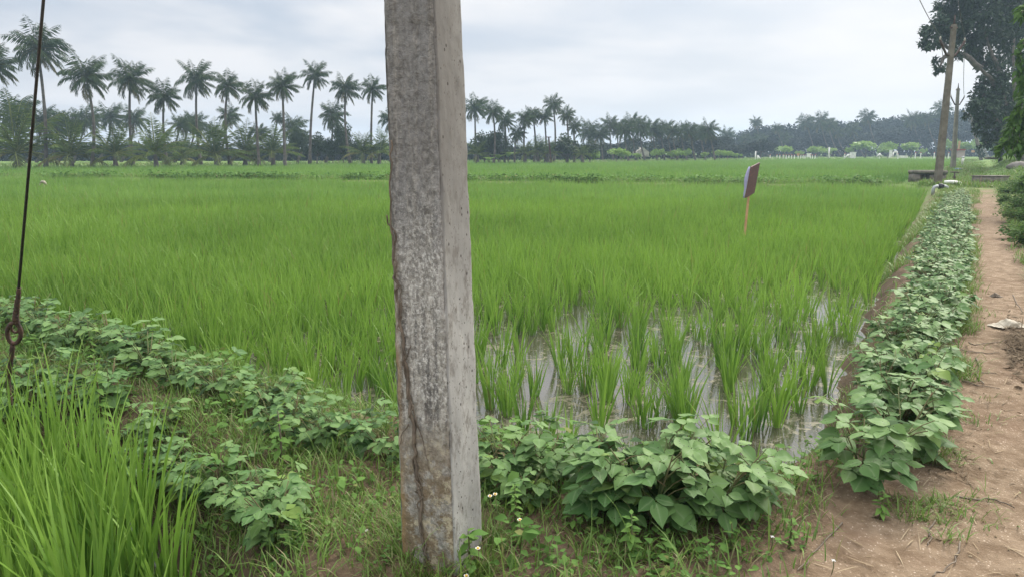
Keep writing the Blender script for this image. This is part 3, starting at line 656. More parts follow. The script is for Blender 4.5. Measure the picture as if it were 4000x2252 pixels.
leaves(mb, np.c_[x, y, ground_h(x, y)+R.uniform(.003, .018, rhn)], np.stack([np.cos(a), np.sin(a), R.uniform(-.3, .3, rhn)], 1), unit(R.randn(rhn, 3)*.35+np.array([0, 0, 1.])), R.uniform(.03, .10, rhn), .25, np.stack([R.rand(rhn), a*0, a*0], 1), (0, .4, 1), (.1, 1, .1), droop=.3)
n = 2600; rr = R.uniform(-.35, .45, n); ss = -6.5+R.rand(n)**1.5*22; x = PC[0]+rr*.836+ss*.548; y = PC[1]-rr*.548+ss*.836; kp = R.rand(n) < np.clip(.15+2.2*(fbm(x*2.5, y*2.5, 81, 3)-.42)+.8*(np.abs(rr-.05) > .22), 0, 1); x, y = x[kp], y[kp]; n = len(x)
blades(mb, np.c_[x, y, ground_h(x, y)+.006], R.rand(n)*6.28, R.uniform(.02, .13, n), np.full(n, 1.5)+R.randn(n)*.05, R.uniform(-.1, .2, n), R.uniform(.003, .010, n), R.rand(n), R.rand(n)*0, 2)
tag(mb.build('leaf_litter', M_litter), 'heap of brown dead leaves and stalks at the right edge of the path', 'leaf litter', kind='stuff')
mb = MB(); P = scatter(2600, -1, 6, 1.6, 8, lambda P: np.clip(path_mask(P[:, 0], P[:, 1])+.25*bundprob(P), 0, 1))
for x, y in P:
    s = random.uniform(.003, .008)*(2.2 if random.random() < .06 else 1); z = gz(x, y)
    o = np.array([(1, 0, 0), (0, 1, 0), (-1, 0, 0), (0, -1, 0), (0, 0, .8), (0, 0, -.8)])*s*(.7+.6*R.rand(6, 1))+np.array([x, y, z+s*.3])
    mb.add(o, None, [(0, 1, 4), (1, 2, 4), (2, 3, 4), (3, 0, 4), (1, 0, 5), (2, 1, 5), (3, 2, 5), (0, 3, 5)], (random.random(), 0, 0))
tag(mb.build('pebbles', M_straw, smooth=False), 'tiny pale pebbles scattered over the path', 'pebbles', kind='stuff')

# individual weeds with flowers, tall weeds
def tall_weed(px, py, h, label, nl=26, L=.06, dark=False, lean=(0, 0)):
    P_ = at(px, py); x, y = P_[0], P_[1]; z = gz(x, y); t = thing('tall_weed', label, 'weed', (x, y, z))
    mb = MB(); tip = np.array([lean[0], lean[1], h]); pts = np.array([np.zeros(3), tip*.5+np.array([.006, 0, 0]), tip]); tube(mb, pts, [.006, .005, .002], 6); mb.build('stem', M_twig if dark else M_stem, t)
    mb = MB(); tt = np.linspace(.2, 1, nl); az = np.arange(nl)*2.4+R.randn(nl)*.3; b = tip*tt[:, None]; d = np.stack([np.cos(az), np.sin(az), .35-.9*(1-tt)+R.randn(nl)*.2], 1)
    leaves(mb, b, d, np.tile([0, 0, 1.0], (nl, 1))+R.randn(nl, 3)*.25, L*(1.25-.7*tt), .26, np.stack([R.uniform(.4, 1, nl), tt*0, tt*0], 1), (0, .3, .65, 1), (.05, 1, .7, .02), droop=.3); mb.build('foliage', M_weed, t)
tall_weed(395, 1640, .62, 'tall slender green weed rising above the beans near the guy wire', 46, .085)
tall_weed(360, 1420, .34, 'weed spire against the rice behind the left beans', 26, .06)
tall_weed(1100, 1830, .30, 'young weed with a dark upright stem on the left bund', 14, .08, True)
tall_weed(1180, 2140, .16, 'feathery yellow green weed in front of the left beans', 34, .035)
tall_weed(2460, 2200, .22, 'upright pale green weed at the bottom right of the pole', 20, .06)
tall_weed(2850, 2160, .13, 'small weed with rounded leaves on the bare soil', 8, .05)
tall_weed(3080, 2150, .15, 'small clover leaved weed on the bare soil', 12, .04)
tall_weed(3440, 1995, .14, 'leafy weed below the near end of the bean row', 18, .05)
tall_weed(2010, 2080, .22, 'ferny green weed beside the pole foot', 30, .05)
tall_weed(1830, 2210, .17, 'dark green weed with broad toothed leaves against the pole foot', 12, .085)
tall_weed(1600, 2170, .13, 'dark green sprig growing at the left corner of the pole', 9, .06)
def daisy(px, py, h, label, dx=0.0):
    P_ = at(px, py); z = gz(P_[0], P_[1]); t = thing('daisy', label, 'flower', (P_[0], P_[1], z))
    mb = MB(); tip = np.array([dx, 0, h]); tube(mb, [(0, 0, 0), tip*.5+np.array([.008, 0, 0]), tip], [.0022, .002, .0016], 5); mb.build('stem', M_stem, t)
    mb = MB(); az = np.arange(5)*1.2566+random.random(); d = np.stack([np.cos(az), np.sin(az)-.3, np.full(5, .45)], 1); leaves(mb, np.tile(tip, (5, 1)), d, np.tile([0, -.5, 1.0], (5, 1)), .010, .45, np.zeros((5, 3)), (0, .5, 1), (.4, 1, .7), droop=.1); mb.build('petals', M_white, t)
    mb = MB(); tube(mb, [tip-np.array([0, 0, .003]), tip+np.array([0, -.002, .004]), tip+np.array([0, -.003, .007])], [.004, .006, .002], 8); mb.build('flower_centre', M_yel, t)
M_blos = plain('dull_white_petal', (.5, .5, .47))
M_yel = plain('yellow_pollen', (.65, .42, .06), (.55, .33, .05))
daisy(1868, 2245, .13, 'white daisy with yellow centre against the foot of the pole', .0)
daisy(2030, 2160, .16, 'white daisy standing alone right of the pole')
daisy(1915, 2060, .155, 'white daisy in the upper cluster beside the pole', .0); daisy(1935, 2060, .165, 'yellowish daisy bud at the top of the upper cluster beside the pole')
daisy(1822, 2275, .04, 'low daisy at the very bottom edge beside the pole')
for px, py, lab in ((3430, 1925, 'small white blossom on a weed below the bean row'), (3010, 2160, 'tiny white blossom on the bare soil among weeds'), (3250, 2225, 'tiny white blossom at the bottom right in the grass'), (1430, 2130, 'pair of small white drooping blossoms left of the pole')):
    P_ = at(px, py); z = gz(P_[0], P_[1]); t = thing('white_blossom', lab, 'flower', (P_[0], P_[1], z))
    mb = MB(); tube(mb, [(0, 0, 0), (.005, 0, .03), (.002, 0, .06)], .0018, 5); mb.build('stem', M_stem, t)
    mb = MB(); az = np.arange(4)*1.57+random.random(); leaves(mb, np.tile([.002, 0, .06], (4, 1)), np.stack([np.cos(az), np.sin(az), az*0+.2], 1), np.tile([0, -.3, 1.0], (4, 1)), .009, .35, np.zeros((4, 3)), (0, .5, 1), (.3, 1, .4), droop=.3); mb.build('petals', M_blos, t)
# twigs
def twig(pts, r, label, mat_=None):
    P = np.array([at(a, b) for a, b in pts]); P[:, 2] = ground_h(P[:, 0], P[:, 1])+r*.8+.004; o = P[0].copy(); mb = MB(); Q = dense(P, len(P)*6, .012, len(label)); Q[:, 2] = np.maximum(Q[:, 2], ground_h(Q[:, 0], Q[:, 1])+r*.6)
    tube(mb, Q-o, np.linspace(r, r*.5, len(Q)), 6); ob = mb.build('twig', M_twig); ob.location = o; tag(ob, label, 'twig')
twig([(3815, 1395), (3830, 1425), (3815, 1450), (3825, 1470), (3842, 1487)], .008, 'short thick crooked dark twig lying along the path')
twig([(3780, 1328), (3810, 1336), (3870, 1330), (3930, 1315)], .005, 'long thin curved twig lying across the path')
twig([(3750, 1365), (3800, 1368), (3860, 1372), (3900, 1368)], .005, 'straight thin dark twig across the path before the leaf pile')
twig([(3830, 1447), (3870, 1450), (3895, 1452)], .004, 'short straight twig beside the crooked one')
twig([(3740, 1175), (3790, 1166), (3820, 1172)], .006, 'thin twig on the path near the bean row')
twig([(3760, 1475), (3820, 1490), (3910, 1500)], .004, 'pale stalk lying across the path below the crooked twig')
twig([(3650, 2010), (3630, 2050), (3640, 2080), (3620, 2110)], .004, 'pale forked stalk at the bottom of the path')
twig([(3750, 2090), (3740, 2150), (3700, 2200), (3640, 2235)], .004, 'pale curved stalk at the bottom right corner')
twig([(3720, 1910), (3800, 1925), (3890, 1930), (3960, 1965)], .005, 'long dark stalk pressed into the near path')
twig([(3290, 2010), (3160, 2180), (3120, 2230)], .004, 'long pale straw at the edge of the bare soil')
twig([(3960, 1140), (3975, 1180), (4000, 1210)], .005, 'thin bare twig leaning in from the right path edge')
# cream plastic scrap
P_ = at(3930, 1265); z0 = gz(P_[0], P_[1]); mb = MB(); gxs = np.linspace(-1, 1, 22); GX, GY = np.meshgrid(gxs, gxs)
ZP = .012+.09*np.clip(1-GX**2*1.6-GY**2*1.5, 0, 1)*(.3+1.1*fbm(GX*2.4+4, GY*2.4, 2, 4))+.02*fbm(GX*7, GY*7, 3)
rad = 1-1.1*(fbm(GX*2.2+9, GY*2.2, 14)-.47)
VV = np.stack([GX*.26*rad*np.sqrt(1-GY**2*.45)+.05, GY*.13*rad*np.sqrt(1-GX**2*.45), ZP], -1).reshape(-1, 3); I = np.arange(484).reshape(22, 22)
mb.add(VV, np.stack([I[:-1, :-1], I[:-1, 1:], I[1:, 1:], I[1:, :-1]], -1).reshape(-1, 4)); o = mb.build('plastic_bag', M_bag); o.location = (P_[0], P_[1], z0); o.rotation_euler = (0, 0, .15); o.scale = (.72, .72, .72); tag(o, 'crumpled cream plastic bag lying at the right edge of the path', 'plastic bag')
P_ = at(3885, 1147); mb = MB(); VV2 = VV*np.array([.28, .3, .5]); mb.add(VV2, np.stack([I[:-1, :-1], I[:-1, 1:], I[1:, 1:], I[1:, :-1]], -1).reshape(-1, 4)); o = mb.build('dead_leaf', M_twig); o.location = (P_[0], P_[1], gz(P_[0], P_[1])); tag(o, 'curled dark dead leaf in the middle of the path', 'leaf')

# ------------------------------------------------------------------ palms
def palm_crown(seed, young=False):
    rs = np.random.RandomState(seed); mb = MB(); nfr = 21 if young else 35
    for i in range(nfr):
        az = i*2.399+rs.randn()*.15; f = i/(nfr-1)
        e0 = (1.5-1.45*f**1.2) if young else (1.48-2.25*f); e0 += rs.randn()*.14
        drp = (.45+.75*f) if young else (.75+.45*math.sin(math.pi*f)+.25*rs.rand()); ln = (1.0 if young else .86+.2*math.sin(math.pi*min(1, f+.2)))*(.85+.25*rs.rand())
        nst = 40 if young else 26; p = np.zeros(3); pts = [p.copy()]; dirs = []
        for s_ in range(nst):
            t = s_/nst; e = e0-drp*t**1.3; d = np.array([math.cos(az)*math.cos(e), math.sin(az)*math.cos(e), math.sin(e)])
            d = d+np.array([.42 if not young else .14, 0, 0])*t; d /= np.linalg.norm(d); p = p+d*ln/nst; pts.append(p.copy()); dirs.append(d)
        pts = np.array(pts); dirs = np.array(dirs); tube(mb, pts[::5] if nst % 5 == 0 else pts[::4], np.linspace(.016, .004, len(pts[::5] if nst % 5 == 0 else pts[::4])), 4, (.9, 0, .35), cap=False)
        fr_ = (.85 if young else .7)*rs.rand(); k0 = 5 if young else 3; b = pts[k0:-1]; dd = dirs[k0:]; tt = np.linspace(0, 1, len(b)); dryf = (.75 if rs.rand() < .6 else .3) if f > .9 else (.15 if f > .8 else 0)
        for sg in (-1, 1):
            sd_ = unit(np.cross(dd, np.array([0, 0, 1.0]))+1e-6)*sg
            ld = sd_*.62+dd*.72+np.array([.12, 0, -.50 if young else -.80])+rs.randn(len(b), 3)*.10
            L = (.22 if young else .31)*ln*np.sin(math.pi*(.18+.78*tt))**.7*(.85+.3*rs.rand(len(b)))
            nn_ = np.cross(ld, dd)+rs.randn(len(b), 3)*.5
            rhombs(mb, b, ld, nn_, L, .05 if young else .058, np.stack([np.clip(fr_+rs.rand(len(b))*(.15 if young else .3), 0, 1), tt*0, np.full(len(b), dryf)], 1))
    if not young:   # nuts
        for j in range(9):
            a = rs.rand()*6.28; c_ = np.array([math.cos(a)*.09, math.sin(a)*.09, -.06-.06*rs.rand()]); tube(mb, [c_+np.array([0, 0, .03]), c_, c_-np.array([0, 0, .03])], [.015, .035, .012], 6, (.6, 0, .4))
    return mb.mesh('crown', M_palmy if young else M_palm)
pc = [palm_crown(500+i) for i in range(7)]; py_ = [palm_crown(600+i, True) for i in range(5)]
def palm(bx, by, cx, cy, rpx, label, young=False, group=None, D=None, cat='palm tree'):
    if D is None: base = at(bx, by, 0.0); D = base[1]
    else: base = np.array([(bx-2000)/F*D*1.02, D, 0.0])
    base[2] = gz(base[0], base[1])-.05
    top = aty(cx, cy, D); Rm = rpx*(1.0 if young else 1.12)*np.linalg.norm(top-np.array([0, 0, H]))/F/1.0
    t = thing('young_palm' if young else 'palm_tree', label, cat, tuple(base), 0, group)
    rel = top-base; mb = MB(); h = rel[2]; tt = np.linspace(0, 1, 14); bow = random.uniform(-.055, .055)*h
    pts = np.stack([rel[0]*tt+bow*np.sin(math.pi*tt)+rel[0]*.1*np.sin(math.pi*tt), rel[1]*tt, rel[2]*tt], 1)
    r0 = .17+.008*h if not young else .24; rad = r0*(1-.38*tt)+.6*r0*np.exp(-tt*h*1.5)
    rad = rad*(1+.05*np.sin(np.arange(14)*2.1)); tube(mb, pts, rad*(.66 if not young else .9), 9); mb.build('trunk', M_ptrunk, t)
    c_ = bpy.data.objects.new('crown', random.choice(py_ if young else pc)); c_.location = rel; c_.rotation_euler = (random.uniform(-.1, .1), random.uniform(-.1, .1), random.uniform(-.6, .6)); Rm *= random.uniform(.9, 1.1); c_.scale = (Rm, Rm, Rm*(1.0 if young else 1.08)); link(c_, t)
ORD = ['first', 'second', 'third', 'fourth', 'fifth', 'sixth', 'seventh', 'eighth', 'ninth', 'tenth', 'eleventh', 'twelfth']
talls = [(-20, 655, -25, 255, 78), (178, 655, 148, 195, 92), (355, 655, 337, 305, 78), (520, 650, 508, 315, 72), (655, 648, 640, 380, 68), (785, 645, 768, 318, 78), (900, 648, 890, 338, 66), (1013, 650, 997, 380, 66), (1113, 650, 1103, 338, 68), (1210, 643, 1230, 300, 66), (1368, 642, 1349, 350, 60), (1450, 642, 1455, 350, 58)]
for i, a in enumerate(talls):
    palm(*a, ('tall coconut palm cut off by the left edge of the photo' if i == 0 else 'tallest coconut palm, its crown behind the guy wire' if i == 1 else 'slim tall coconut palm right beside the concrete pole' if i == 11 else f'tall slim coconut palm, {ORD[i]} from the left in the front row'), group='tall palms behind the paddy')
youngs = [(72, 655, 62, 600, 180), (278, 655, 276, 608, 150), (452, 654, 447, 607, 125), (612, 655, 606, 603, 145), (715, 645, 712, 622, 105), (845, 650, 839, 605, 128), (958, 648, 961, 602, 128), (1063, 648, 1066, 600, 108), (1419, 643, 1419, 600, 85), (1480, 643, 1484, 598, 95)]
for i, a in enumerate(youngs):
    palm(*a, f'short young palm with long low fronds, {ORD[i]} short one from the left', True, 'young palms at the paddy edge')
mids = [(52, 640, 55, 450, 80), (165, 640, 160, 480, 62), (205, 640, 208, 480, 50), (255, 640, 235, 490, 52), (285, 640, 280, 485, 50), (345, 640, 340, 470, 52), (438, 640, 432, 465, 58), (525, 640, 522, 470, 56), (700, 640, 705, 490, 45), (725, 640, 735, 490, 45), (760, 640, 765, 488, 52), (893, 640, 892, 458, 52), (1085, 640, 1085, 465, 28), (1140, 640, 1142, 505, 56), (1295, 643, 1296, 455, 66), (1010, 640, 1012, 520, 40), (820, 640, 826, 520, 40), (1190, 640, 1185, 540, 36), (1540, 640, 1530, 470, 55), (1620, 640, 1610, 430, 55), (1700, 640, 1690, 480, 55)]
for a in mids: palm(*a, 'hazy mid height palm in the second row behind the tall ones', group='second row palms on the left', D=random.uniform(88, 102))
rights = [(1860, 640, 1854, 425, 58), (1930, 640, 1926, 440, 52), (1970, 640, 1972, 472, 46), (2048, 640, 2050, 468, 40), (2082, 640, 2081, 455, 40), (2124, 640, 2126, 458, 38), (2158, 640, 2161, 412, 44), (2208, 640, 2213, 452, 38), (2236, 640, 2243, 496, 36), (2010, 640, 2018, 525, 38)]
for i, a in enumerate(rights): palm(*a, f'coconut palm in the clump right of the pole, {ORD[i]} from the left by trunk' if i != 6 else 'highest coconut palm in the clump right of the pole', group='palm clump right of the pole', D=random.uniform(90, 100))
for a in [(2100, 640, 2100, 596, 66), (2140, 640, 2140, 600, 62), (2275, 632, 2272, 605, 48), (1870, 640, 1866, 605, 60), (2050, 640, 2052, 600, 60)]: palm(*a, 'low bushy palm under the clump right of the pole', True, 'low palms right of the pole', D=90)
fars = [(2970, 545, 24), (3060, 540, 22), (3270, 520, 22), (2300, 521, 36), (2343, 530, 30), (2383, 488, 30), (2415, 505, 28), (2440, 515, 28), (2468, 488, 32), (2503, 505, 30), (2548, 508, 30), (2575, 512, 26), (2603, 508, 28), (2626, 516, 26), (2660, 515, 28), (2692, 515, 28), (2730, 522, 26), (2766, 512, 28), (2838, 530, 28), (2912, 548, 24), (2953, 481, 19), (3033, 503, 18), (3147, 483, 27), (3207, 477, 30), (3241, 492, 24), (3328, 508, 24), (3388, 462, 26), (3560, 470, 26), (3680, 432, 26), (3620, 465, 22)]
for cx, cy, r in fars:
    D = 112 if cx < 2800 else 175; palm(cx, 630, cx, cy, r*(1.55 if cx < 2800 else 1.3), 'distant palm in the row before the dark wood at centre right' if cx < 2800 else 'far palm rising out of the hazy wood on the right', group='palms of the centre right row' if cx < 2800 else 'palms in the right hand wood', D=D+random.uniform(-4, 8))

# ------------------------------------------------------------------ broadleaf trees
def tree_mesh(seed, mat_, nleaf=2600, lsz=.06, flat=.75, trunk=.28, ncl=26, lobes=1.0):
    """unit tree: height 1, crown about .8 wide"""
    rs = np.random.RandomState(seed); tr = MB(); lf = MB(); cl = []
    for i in range(ncl):
        u = unit(rs.randn(3)); rr = rs.rand()**.45; c_ = np.array([u[0]*.40*rr*lobes, u[1]*.40*rr*lobes, trunk+.38*(1-trunk)*1.25+u[2]*.5*(1-trunk)*flat*rr]); cl.append(c_)
    cl = np.array(cl); fork = np.array([rs.randn()*.02, rs.randn()*.02, trunk])
    tube(tr, [(0, 0, -.02), fork*.5+rs.randn(3)*.008, fork], [.032, .022, .02], 8)
    for c_ in cl[::2]:
        mid = (fork+c_)/2+np.array([0, 0, -.03])+rs.randn(3)*.02; tube(tr, [fork, mid, c_], [.014, .008, .003], 5)
    rad = rs.uniform(.09, .19, ncl); wsum = rad**2/np.sum(rad**2)
    for c_, r_, w_ in zip(cl, rad, wsum):
        n = max(8, int(nleaf*w_)); u = unit(rs.randn(n, 3))*rs.rand(n, 1)**.4; b = c_+u*r_*np.array([1.15, 1.15, .75])
        d = unit(u+rs.randn(n, 3)*.8+np.array([0, 0, -.25])); nn_ = unit(rs.randn(n, 3)*.7+np.array([0, 0, 1.0]))
        rhombs(lf, b, d, nn_, lsz*(.6+.8*rs.rand(n)), .42, np.stack([np.clip(rs.rand(n)*.5+.5*rs.rand(), 0, 1), np.zeros(n), np.zeros(n)], 1))
    return tr.mesh('trunk', M_bark), lf.mesh('crown', mat_)
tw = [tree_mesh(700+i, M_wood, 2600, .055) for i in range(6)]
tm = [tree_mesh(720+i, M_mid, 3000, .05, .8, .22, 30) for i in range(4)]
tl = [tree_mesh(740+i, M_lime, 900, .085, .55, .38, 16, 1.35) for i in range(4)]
def tree(px, base_py, top_py, D, wpx, label, group, kinds, name='tree'):
    x = (px-2000)/F*D*1.02; z = gz(x, D)-.1; top = aty(px, top_py, D)[2]; h = (top-z)*1.12
    t = thing(name, label, 'tree', (x, D, z), random.random()*6.28, group); a, b = random.choice(kinds)
    wd = (wpx/F*D/.85)
    t.scale = (wd, wd, h); link(bpy.data.objects.new('trunk', a), t); link(bpy.data.objects.new('crown', b), t)
for px in range(-320, 1900, 58):
    tree(px+random.uniform(-20, 20), 630, 588+random.uniform(-26, 14), random.uniform(112, 128), random.uniform(110, 170), 'dark hazy tree in the wood behind the left palms', 'trees behind the left palms', tw)
for px, top, w_, lab in ((1195, 490, 62, 'upright leafy tree between the tall palms left of the pole'), (1265, 520, 90, 'round leafy tree under the palms left of the pole'), (1365, 480, 75, 'leafy tree with high bare branches left of the pole'), (1400, 545, 60, 'low leafy tree just left of the pole'), (1325, 540, 60, 'small leafy tree behind the tenth palm trunk')):
    tree(px, 640, top, 86, w_, lab, None, tm, 'leafy_tree')
for px, top, w_, lab in ((1900, 515, 110, 'dark round tree just right of the pole'), (1955, 525, 80, 'second dark round tree right of the pole'), (2205, 525, 130, 'olive green tree under the palm clump'), (2290, 545, 70, 'small olive tree at the right end of the palm clump')):
    tree(px, 640, top, 92, w_, lab, None, tm, 'leafy_tree')
for px in range(1780, 2960, 52):
    tree(px+random.uniform(-18, 18), 625, np.interp(px, [1780, 2250, 2400, 2600, 2760, 2850, 2960], [572, 572, 556, 540, 540, 566, 530])+random.uniform(-14, 14), random.uniform(128, 145), random.uniform(95, 140), 'dark hazy tree behind the centre palms', 'trees behind the centre palms', tw)
for px in range(2840, 3960, 48):
    b = np.interp(px, [2840, 2920, 3050, 3200, 3400, 3550, 3700, 3960], [540, 495, 492, 486, 474, 458, 436, 436])
    for row in range(2):
        tree(px+random.uniform(-22, 22), 615, b+random.uniform(-14, 14)+row*38, 205-row*16+random.uniform(-6, 6), random.uniform(95, 135), 'tall dark tree in the hazy wood on the right' if row == 0 else 'lower dark tree at the front of the hazy right hand wood', 'trees of the right hand wood', tw)
limes = [(2297, 585, 45, 92), (2394, 578, 60, 100), (2425, 590, 35, 100), (2473, 598, 30, 105), (2549, 582, 42, 108), (2612, 588, 45, 108), (2645, 580, 40, 110), (2722, 594, 32, 112), (2782, 587, 40, 118), (2812, 590, 30, 118), (2845, 598, 28, 120), (3019, 569, 55, 150), (3082, 590, 25, 150), (3149, 571, 48, 150), (3190, 577, 42, 150), (3270, 575, 24, 150), (3330, 550, 100, 150), (3392, 572, 40, 150), (3415, 555, 42, 152), (3502, 555, 66, 155), (3545, 580, 20, 155), (3637, 546, 52, 160), (3672, 556, 40, 160), (3703, 553, 42, 160), (3759, 540, 46, 165), (3800, 560, 40, 165)]
for i, (px, top, w_, D) in enumerate(limes):
    where = 'below the centre palms' if px < 2700 else 'left of the white posts' if px < 2900 else 'behind the white posts' if px < 3480 else 'behind the electric poles'
    adj = 'broad flat topped' if w_ > 60 else 'round' if w_ > 44 else 'small' if w_ > 30 else 'very small'
    tree(px, 620, top, D, w_, f'{adj} lime green young tree {where}', 'lime green trees before the dark wood', tl, 'young_tree')
# undergrowth masses
mb = MB(); n = 26000
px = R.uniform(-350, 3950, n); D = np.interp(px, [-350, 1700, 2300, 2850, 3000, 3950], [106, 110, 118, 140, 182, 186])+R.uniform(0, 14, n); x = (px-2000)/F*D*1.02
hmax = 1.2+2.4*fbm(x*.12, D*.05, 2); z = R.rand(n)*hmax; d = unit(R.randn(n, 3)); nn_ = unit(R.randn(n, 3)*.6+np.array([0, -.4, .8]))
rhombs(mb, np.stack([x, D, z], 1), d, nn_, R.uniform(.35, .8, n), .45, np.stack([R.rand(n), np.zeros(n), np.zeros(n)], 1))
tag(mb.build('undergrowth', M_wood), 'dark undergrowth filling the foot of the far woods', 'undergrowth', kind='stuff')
# banana plants
def banana(px, py, h, label):
    P_ = at(px, py); t = thing('banana_plant', label, 'banana plant', (P_[0], P_[1], gz(P_[0], P_[1])))
    mb = MB(); tube(mb, [(0, 0, 0), (0, 0, h*.5)], [.12, .08], 7); mb.build('stem', M_stem, t); mb = MB(); az = np.arange(8)*2.4
    leaves(mb, np.tile([0, 0, h*.5], (8, 1)), np.stack([np.cos(az), np.sin(az), np.full(8, 1.0)], 1), np.stack([-np.cos(az), -np.sin(az), np.full(8, 1.0)], 1), h*.75, .16, np.stack([R.rand(8), az*0, az*0], 1), OV_T, (.3, .6, .9, 1, 1, 1, .9, .6, .1), droop=.45); mb.build('foliage', M_lime, t)
banana(1947, 638, 1.8, 'pale banana plant under the dark round trees'); banana(1985, 637, 2.2, 'bright banana plant right of the dark round trees'); banana(1910, 640, 1.4, 'small banana plant nearest the pole on its right')

# big roadside trees on the right
def big_tree(name, label, bpx, D, clusters, limbs, seed, lsz=.30, trunk_r=.42, m_=None, dens_=1.0):
    rs = np.random.RandomState(seed); x = (bpx-2000)/F*D*1.02; base = np.array([x, D, gz(x, D)-.15]); t = thing(name, label, 'tree', tuple(base))
    tr = MB(); fork = aty(bpx+2, 520, D)-base
    tube(tr, [(0, 0, -.05), (0, 0, .3), fork*.5+rs.randn(3)*.06, fork], [trunk_r*1.35, trunk_r, trunk_r*.85, trunk_r*.8], 12)
    tr.build('trunk', M_bark, t); lb = MB(); lf = MB()
    for L_ in limbs:
        pts = np.array([aty(a, b, D+dy)-base for a, b, dy in L_]); tube(lb, dense(pts, len(pts)*4, .12, len(L_)), np.linspace(trunk_r*.55, .06, len(pts)*4), 7)
    for px, py, r, dy in clusters:
        c_ = aty(px, py, D+dy)-base; rm = r*D*1.15/F; n = int(dens_*(r/50)**2*680*(.3/lsz)**1.5)+40
        # sub-clumps on a shell
        ns = max(7, int(r/3.4)); sc_ = c_+unit(rs.randn(ns, 3))*rm*rs.uniform(.35, 1.0, (ns, 1)); sr = rs.uniform(.28, .5, ns)*rm
        for q, rq in zip(sc_, sr):
            tube(lb, [c_, (c_+q)/2+rs.randn(3)*.05, q], [.045, .03, .012], 4, cap=False)
            m2 = max(8, n//ns); u = unit(rs.randn(m2, 3))*rs.rand(m2, 1)**.45; b = q+u*rq*np.array([1.1, 1.1, .8]); d = unit(u*.9+rs.randn(m2, 3)*.5+np.array([0, 0, -.35])); nn_ = unit(rs.randn(m2, 3)*.5+u*.5+np.array([0, 0, .8]))
            leaves(lf, b, d, nn_, lsz*(.55+.7*rs.rand(m2)), .27, np.stack([np.clip(rs.rand(m2)*.5+.5*rs.rand(), 0, 1), np.zeros(m2), np.zeros(m2)], 1), (0, .4, 1), (.1, 1, .03), droop=.25)
    lb.build('branches', M_bark, t); lf.build('crown', m_ or M_big, t)
c1 = [(3832, 325, 22, 1), (3862, 395, 34, 1), (3800, 440, 26, 0), (3905, 460, 40, 2), (3795, 175, 36, 1), (3840, 250, 26, 2), (3880, 300, 34, 3), (3745, 130, 34, 2), (3700, 10, 34, 1), (3625, 165, 34, 0), (3610, 130, 22, 1), (3655, 100, 38, 0), (3700, 75, 36, 1), (3672, 262, 20, -1), (3655, 240, 12, 0), (3690, 150, 34, 1), (3712, 50, 40, 2), (3720, 120, 40, 0), (3745, 200, 24, -1), (3770, 10, 50, 1), (3775, 100, 48, 0), (3770, 160, 40, 1), (3815, 215, 30, 2), (3830, 60, 60, 0), (3850, 150, 55, 2), (3900, 30, 70, 1), (3895, 140, 60, 3), (3880, 240, 40, 4), (3815, 405, 28, -2), (3840, 370, 34, -1), (3860, 440, 45, -2), (3890, 350, 50, 0), (3885, 500, 42, -1), (3835, 490, 28, -1), (3850, 555, 22, 0), (3905, 290, 40, 0), (3850, -60, 80, 0), (3930, -80, 90, 2), (3760, -50, 50, 0), (3920, 430, 50, 0), (3900, 560, 30, 1)]
l1 = [[(3935, 530, 0), (3905, 400, 0), (3870, 310, -.3), (3830, 270, -.5), (3790, 235, -.5)], [(3935, 530, 0), (3920, 380, 0), (3895, 260, 0), (3865, 190, .5), (3840, 80, 1)], [(3830, 270, -.5), (3770, 215, -.3), (3725, 205, 0), (3680, 170, 0), (3655, 120, 0)], [(3725, 205, 0), (3690, 225, -.5), (3672, 258, -1)], [(3915, 500, 0), (3870, 450, -1), (3830, 410, -2)]]
big_tree('roadside_tree', 'big dark broadleaf tree overhanging the electric poles', 3934, 54, c1, l1, 1)
c2 = [(3960, 90, 75, 4), (3955, 210, 60, 4), (3970, 320, 60, 3), (3975, 430, 60, 3), (3960, 540, 32, 2), (4070, 40, 110, 4), (4080, 240, 110, 4), (4090, 420, 100, 3), (4010, -60, 110, 4), (4030, 530, 50, 3), (3935, 360, 40, 4), (3930, 500, 36, 4)]
l2 = [[(3962, 530, 0), (3965, 400, 1), (3958, 260, 2), (3965, 120, 3)], [(3962, 530, 0), (4010, 380, 1), (4060, 250, 2)]]
big_tree('roadside_tree', 'second dark broadleaf tree with its trunk close right of the first', 3963, 56, c2, l2, 2)
c3 = [(3835, 585, 18, 0), (3870, 560, 26, 1), (3905, 585, 22, 1), (3850, 520, 30, 2), (3920, 540, 34, 2), (3970, 560, 40, 2), (3995, 500, 50, 2)]
big_tree('roadside_tree', 'hazy tree farther along the path behind the two big trunks', 3885, 105, c3, [[(3885, 560, 0), (3850, 530, 0)], [(3885, 560, 0), (3920, 530, 0)]], 3, .45, .4)
big_tree('roadside_tree', 'third thick trunk at the right edge behind the two big ones', 3990, 62, [(4010, 380, 60, 2), (4030, 500, 60, 2), (4050, 200, 90, 2)], [[(3990, 530, 0), (4010, 420, 0)]], 4, .34, .4)
